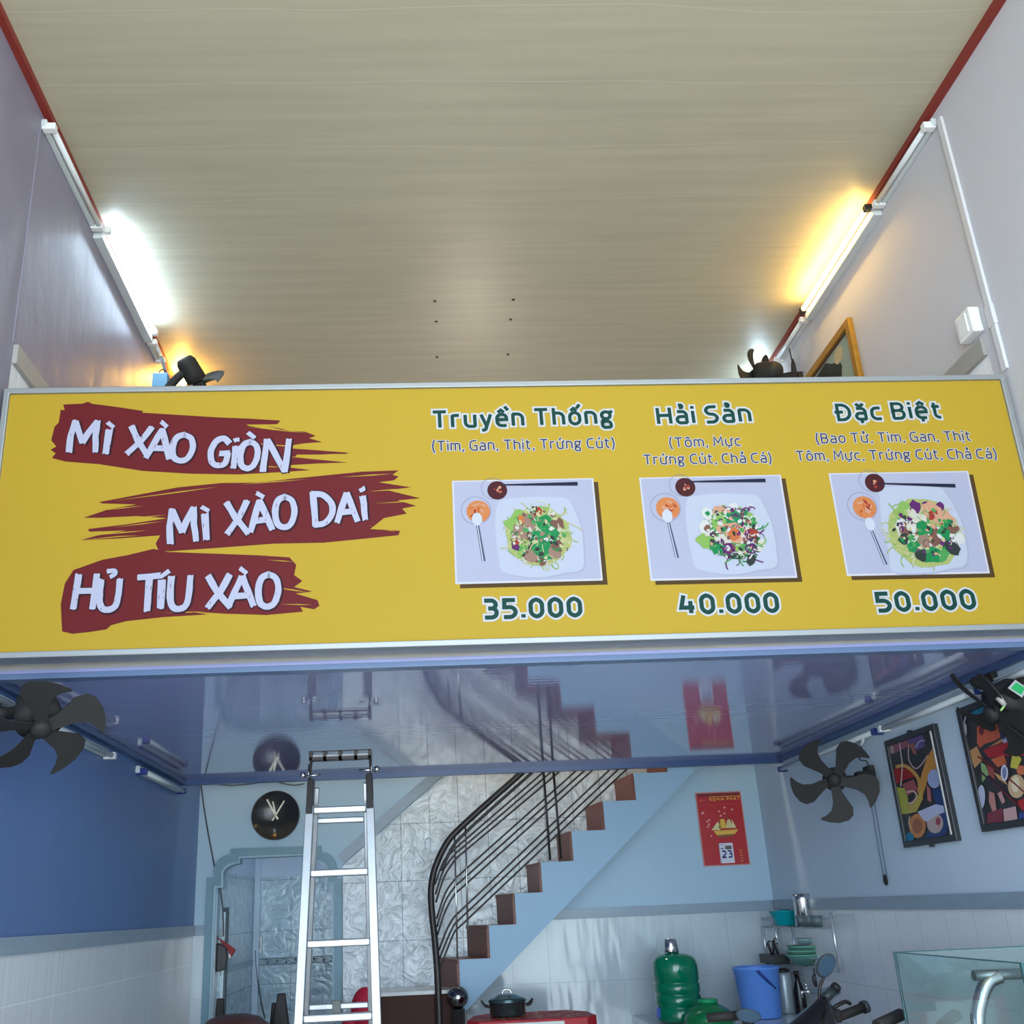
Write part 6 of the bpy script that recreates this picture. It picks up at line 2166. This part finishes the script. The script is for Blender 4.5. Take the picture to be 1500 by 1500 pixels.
for x in (gx0 + .06, gx1 - .06):
    for y in (gy0 + .06, gy1 - .06):
        MB().lathe((x, y, .11), [(.05, -.02), (.11, -.02), (.11, .02), (.05, .02)], 20, (1, 0, 0)).build('wheel', M_GRIP, cart)
        MB().box((x - .03, y - .015, .11), (x + .03, y + .015, .22)).build('wheel_bracket', M_ALU, cart)
for (xa_, ya_, xb__, yb__) in ((1284, 1502, 1320, 1486), (1380, 1503, 1402, 1486)):
    ga, gb = at_y(xa_, ya_, gy1 + .14), at_y(xb__, yb__, gy1 + .20)
    if gb.x > W - .03:
        sh = gb.x - (W - .04)
        gb.x -= sh
        ga.x -= sh
    hd_ = MB().tube([Vector((max(ga.x - .03, gx0 + .03), gy1 - .01, zg0 - .06)), ga + Vector((-.02, -.02, -.03)), ga], 0.012, 8).build('push_handle', M_STEEL, cart)
    MB().tube([ga, gb], [0.021, 0.023], 12).build('grip', M_GRIP, hd_)
    MB().tube([gb, gb + (gb - ga).normalized() * .008], 0.018, 12).build('grip_end', M_STEEL, hd_)
# curved chrome stand inside the case
yq = lerp(gy0, gy1, .42)
k0_, k1_, k2_, k3_ = [at_y(x, y, yq) for x, y in ((1435, 1505), (1439, 1462), (1450, 1438), (1466, 1430))]
std = thing('chrome_stand', 'curved chrome tube stand with a crossbar inside the glass case', 'stand', (k0_.x, yq, zg0))
MB().tube(crv([Vector((k0_.x, yq, zg0)), Vector((k0_.x, yq, k0_.z)), k1_, k2_, k3_]), 0.023, 14).build('curved_tube', M_STEEL, std)
ca_, cb_ = at_y(1428, 1429, yq), at_y(1510, 1426, yq)
MB().tube([ca_, cb_], 0.017, 12).build('crossbar', mat('brushed steel', (150, 158, 160), 0.35, 0.8), std)
MB().lathe((k0_.x, yq, zg0), [(.05, 0), (.05, .008), (.03, .014)], 20).build('foot_plate', M_STEEL, std)

# ================================================================== LEFT SIDE: TABLE, TUB, STOOL, DOORWAY THINGS
YL = 6.05
du0 = at_y(348, 1484, YL)
zl_t = 0.74
ltx0, ltx1 = 0.12, 0.90
lt = thing('dining_table', 'dark table by the doorway carrying an upturned tub and stool', 'table', ((ltx0 + ltx1) / 2, YL, 0))
M_DW = mat('dark wood', (70, 44, 40), 0.45)
MB().box((ltx0, 5.72, zl_t - .03), (ltx1, 6.42, zl_t)).build('tabletop', M_DW, lt, bevel=0.005)
for x in (ltx0 + .05, ltx1 - .05):
    for y in (5.77, 6.37):
        MB().box((x - .025, y - .025, 0), (x + .025, y + .025, zl_t - .03)).build('leg', M_DW, lt)
rr_ = 0.235
tub = thing('plastic_tub', 'dark red plastic tub turned upside down at the bottom of the doorway', 'tub', (du0.x, 5.97, zl_t))
hh_ = du0.z - zl_t
MB().lathe((du0.x, 5.97, zl_t), [(rr_ * 1.06, 0), (rr_ * 1.06, .02), (rr_, .025), (rr_ * .97, hh_ * .5), (rr_ * .88, hh_ * .8), (rr_ * .60, hh_ * .95), (rr_ * .3, hh_), (0, hh_)], 40).build('shell', mat('tub dark red', (82, 48, 48), 0.45), tub)
# upturned stool with four tapering legs
st0, st1 = at_y(410.5, 1456, 6.22), at_y(322, 1463, 6.34)
M_ST = mat('stool dark', (30, 20, 21), 0.45, spec=0.3)
stl = thing('plastic_stool', 'dark plastic stool upside down beside the red tub, its legs pointing up', 'stool', ((st0.x + st1.x) / 2, 6.26, zl_t))
for (lx, ly, ztip, wb, wt_) in ((st0.x, 6.27, st0.z, .080, .024), (st1.x, 6.36, st1.z, .040, .022), (st0.x - .05, 6.39, st0.z - .06, .05, .024), (st1.x + .02, 6.27, zl_t + .30, .05, .024)):
    v = []
    for z_, w_ in ((zl_t + .03, wb), (ztip, wt_)):
        v += [Vector((lx - w_, ly - w_ * .45, z_)), Vector((lx + w_, ly - w_ * .45, z_)), Vector((lx + w_, ly + w_ * .45, z_)), Vector((lx - w_, ly + w_ * .45, z_))]
    MB().add(v, [(3, 2, 1, 0), (4, 5, 6, 7), (0, 1, 5, 4), (1, 2, 6, 5), (2, 3, 7, 6), (3, 0, 4, 7)]).build('leg', M_ST, stl, bevel=0.006)
MB().box((st1.x - .04, 6.235, zl_t), (st0.x + .08, 6.41, zl_t + .03)).build('seat', M_ST, stl, bevel=0.01)

# glass leaf standing open in the doorway
ga, gb = at_y(317.5, 1330, 7.06), at_y(336, 1329, 7.06)
leaf = thing('glass_door_leaf', 'narrow glass leaf in a dark frame standing open at the left of the doorway', 'door leaf', ((ga.x + gb.x) / 2, 7.06, 0))
xe = at_y(331.5, 1340, 7.06).x
MB().box((ga.x - .03, 7.05, 0.02), (xe, 7.058, ga.z - .03)).build('glass', mat('leaf glass', (196, 216, 226), 0.06, noise=.1, nscale=9, bump=.4, bscale=14), leaf)
b = MB()
b.box((xe, 7.04, 0), (gb.x - .002, 7.075, ga.z))
b.box((ga.x - .04, 7.04, ga.z - .03), (xe, 7.075, ga.z))
b.build('leaf_frame', mat('leaf frame', (46, 66, 76), 0.4), leaf, weld=False)
# red and black bag hooked on the jamb
bq = [at_y(x, y, 6.97) for x, y in ((318.5, 1374), (329, 1380), (338, 1386), (345, 1391.5), (336, 1406), (331, 1420), (317, 1424))]
bag = thing('hanging_bag', 'black bag with a red flap hanging at the left jamb of the doorway', 'bag', (bq[0].x, 6.97, bq[0].z))
MB().prism([bq[0] + Vector((0, -.02, -.03)), lerp(bq[0], bq[2], .7) + Vector((0, -.02, -.02)), lerp(bq[3], bq[4], .8) + Vector((-.02, -.02, 0)), bq[5] + Vector((0, -.02, 0)), bq[6] + Vector((0, -.02, 0))], (0, .05, 0)).build('body', M_BLACK, bag, bevel=0.008)
MB().prism([bq[0], bq[1], bq[2], bq[3], bq[4] + Vector((.0, 0, .0)), lerp(bq[4], bq[1], .45) + Vector((.01, 0, 0))], (0, .035, 0)).build('flap', mat('bag red', (140, 26, 32), 0.5), bag, bevel=0.004)
MB().tube([at_y(336, 1398, 6.945), at_y(337.5, 1404, 6.945)], 0.006, 6).build('buckle', M_WHITEPL, bag)
MB().tube([bq[0] + Vector((0, .01, -.01)), bq[0] + Vector((-.015, .01, .06))], 0.006, 6).build('strap', M_BLACK, bag)
# socket, duct and cord on the rear-room wall
sa = at_y(373.5, 1385, AY - .01)
sk = thing('wall_socket', 'small wall socket with a trailing cord in the corner beyond the doorway', 'socket', (sa.x, AY, sa.z))
w_ = 0.038
MB().box((sa.x - .01, AY - .02, sa.z - .06), (sa.x + .06, AY, sa.z + .06)).build('plate', mat('socket plate', (206, 210, 206), 0.4), sk, bevel=0.004)
MB().box((sa.x + .008, AY - .026, sa.z - .03), (sa.x + .04, AY - .02, sa.z + .03)).build('outlet', mat('socket dark', (96, 98, 92), 0.5), sk)
MB().tube(crv([at_y(x, y, AY - .03) for x, y in ((374, 1392), (375, 1412), (378, 1440), (383, 1470), (388, 1492))]), 0.006, 6).build('cord', M_CABLE, sk)
o = MB().box((ax0 + .002, AY - .035, 0), (ax0 + .05, AY - .001, 2.69)).build('corner_duct', M_BLUER)
tag(o, 'slim vertical duct in the corner of the room beyond the doorway', 'cable duct')
# patterned border of the rear-room tiles
zb0, zb1 = at_y(440, 1411, AY - .005).z, at_y(440, 1402, AY - .005).z
trim((ax0 + .05, AY - .006, zb0), (DOORR + .5, AY, zb1), mat('border tile', (132, 154, 166), 0.2))
trim((ax0, YB + .1, zb0), (ax0 + .006, AY - .036, zb1), mat('border tile', (132, 154, 166), 0.2))
b = MB()
for k in range(14):
    x = ax0 + .12 + k * .075
    z = lerp(zb0, zb1, .35 + .3 * (k % 2))
    b.lathe((x, AY - .0062, z), [(.010, 0), (.010, .003), (0, .004)], 10, (0, -1, 0))
    b.tube(crv([Vector((x - .03, AY - .008, lerp(zb0, zb1, .7 - .4 * (k % 2)))), Vector((x - .01, AY - .008, lerp(zb0, zb1, .85 - .7 * (k % 2)))), Vector((x + .03, AY - .008, lerp(zb0, zb1, .4 + .2 * (k % 2))))]), 0.003, 5)
for z in (zb0, zb1):
    b.box((ax0 + .05, AY - .009, z - .004), (DOORR + .5, AY - .005, z + .004))
o = struct(b.build('trim_%d' % tr, mat('border line', (74, 96, 108), 0.3), weld=False))
tr += 1
# crimson bundle on the landing behind the ladder
cb0 = at_y(526, 1446, 6.30)
cbz = at_y(524, 1500, 6.30).z - .05
bun = thing('cloth_bundle', 'crimson cloth bundle on a stool behind the ladder, left of the brown landing', 'cloth', (cb0.x, 6.30, cbz))
vs = []
b = MB()
b.ball((cb0.x + .035, 6.30, cbz + (cb0.z - cbz) * .51), 0.085, 24, 14, (1.0, .9, (cb0.z - cbz) * .49 / .085))
b.ball((cb0.x - .055, 6.30, cbz + .055), 0.05, 16, 10, (1.0, .9, 1.1))
b.build('folded_cloth', mat('crimson cloth', (168, 14, 52), 0.7, bump=.6, bscale=9), bun)
sb_ = thing('plastic_stool', 'plain wooden stool under the crimson cloth bundle', 'stool', (cb0.x, 6.30, 0))
MB().box((cb0.x - .10, 6.18, cbz - .03), (cb0.x + .13, 6.42, cbz)).build('seat', M_DW, sb_, bevel=0.006)
for x in (cb0.x - .08, cb0.x + .11):
    for y in (6.21, 6.39):
        MB().box((x - .016, y - .016, 0), (x + .016, y + .016, cbz - .03)).build('leg', M_DW, sb_)
sb_.name = 'wooden_stool'
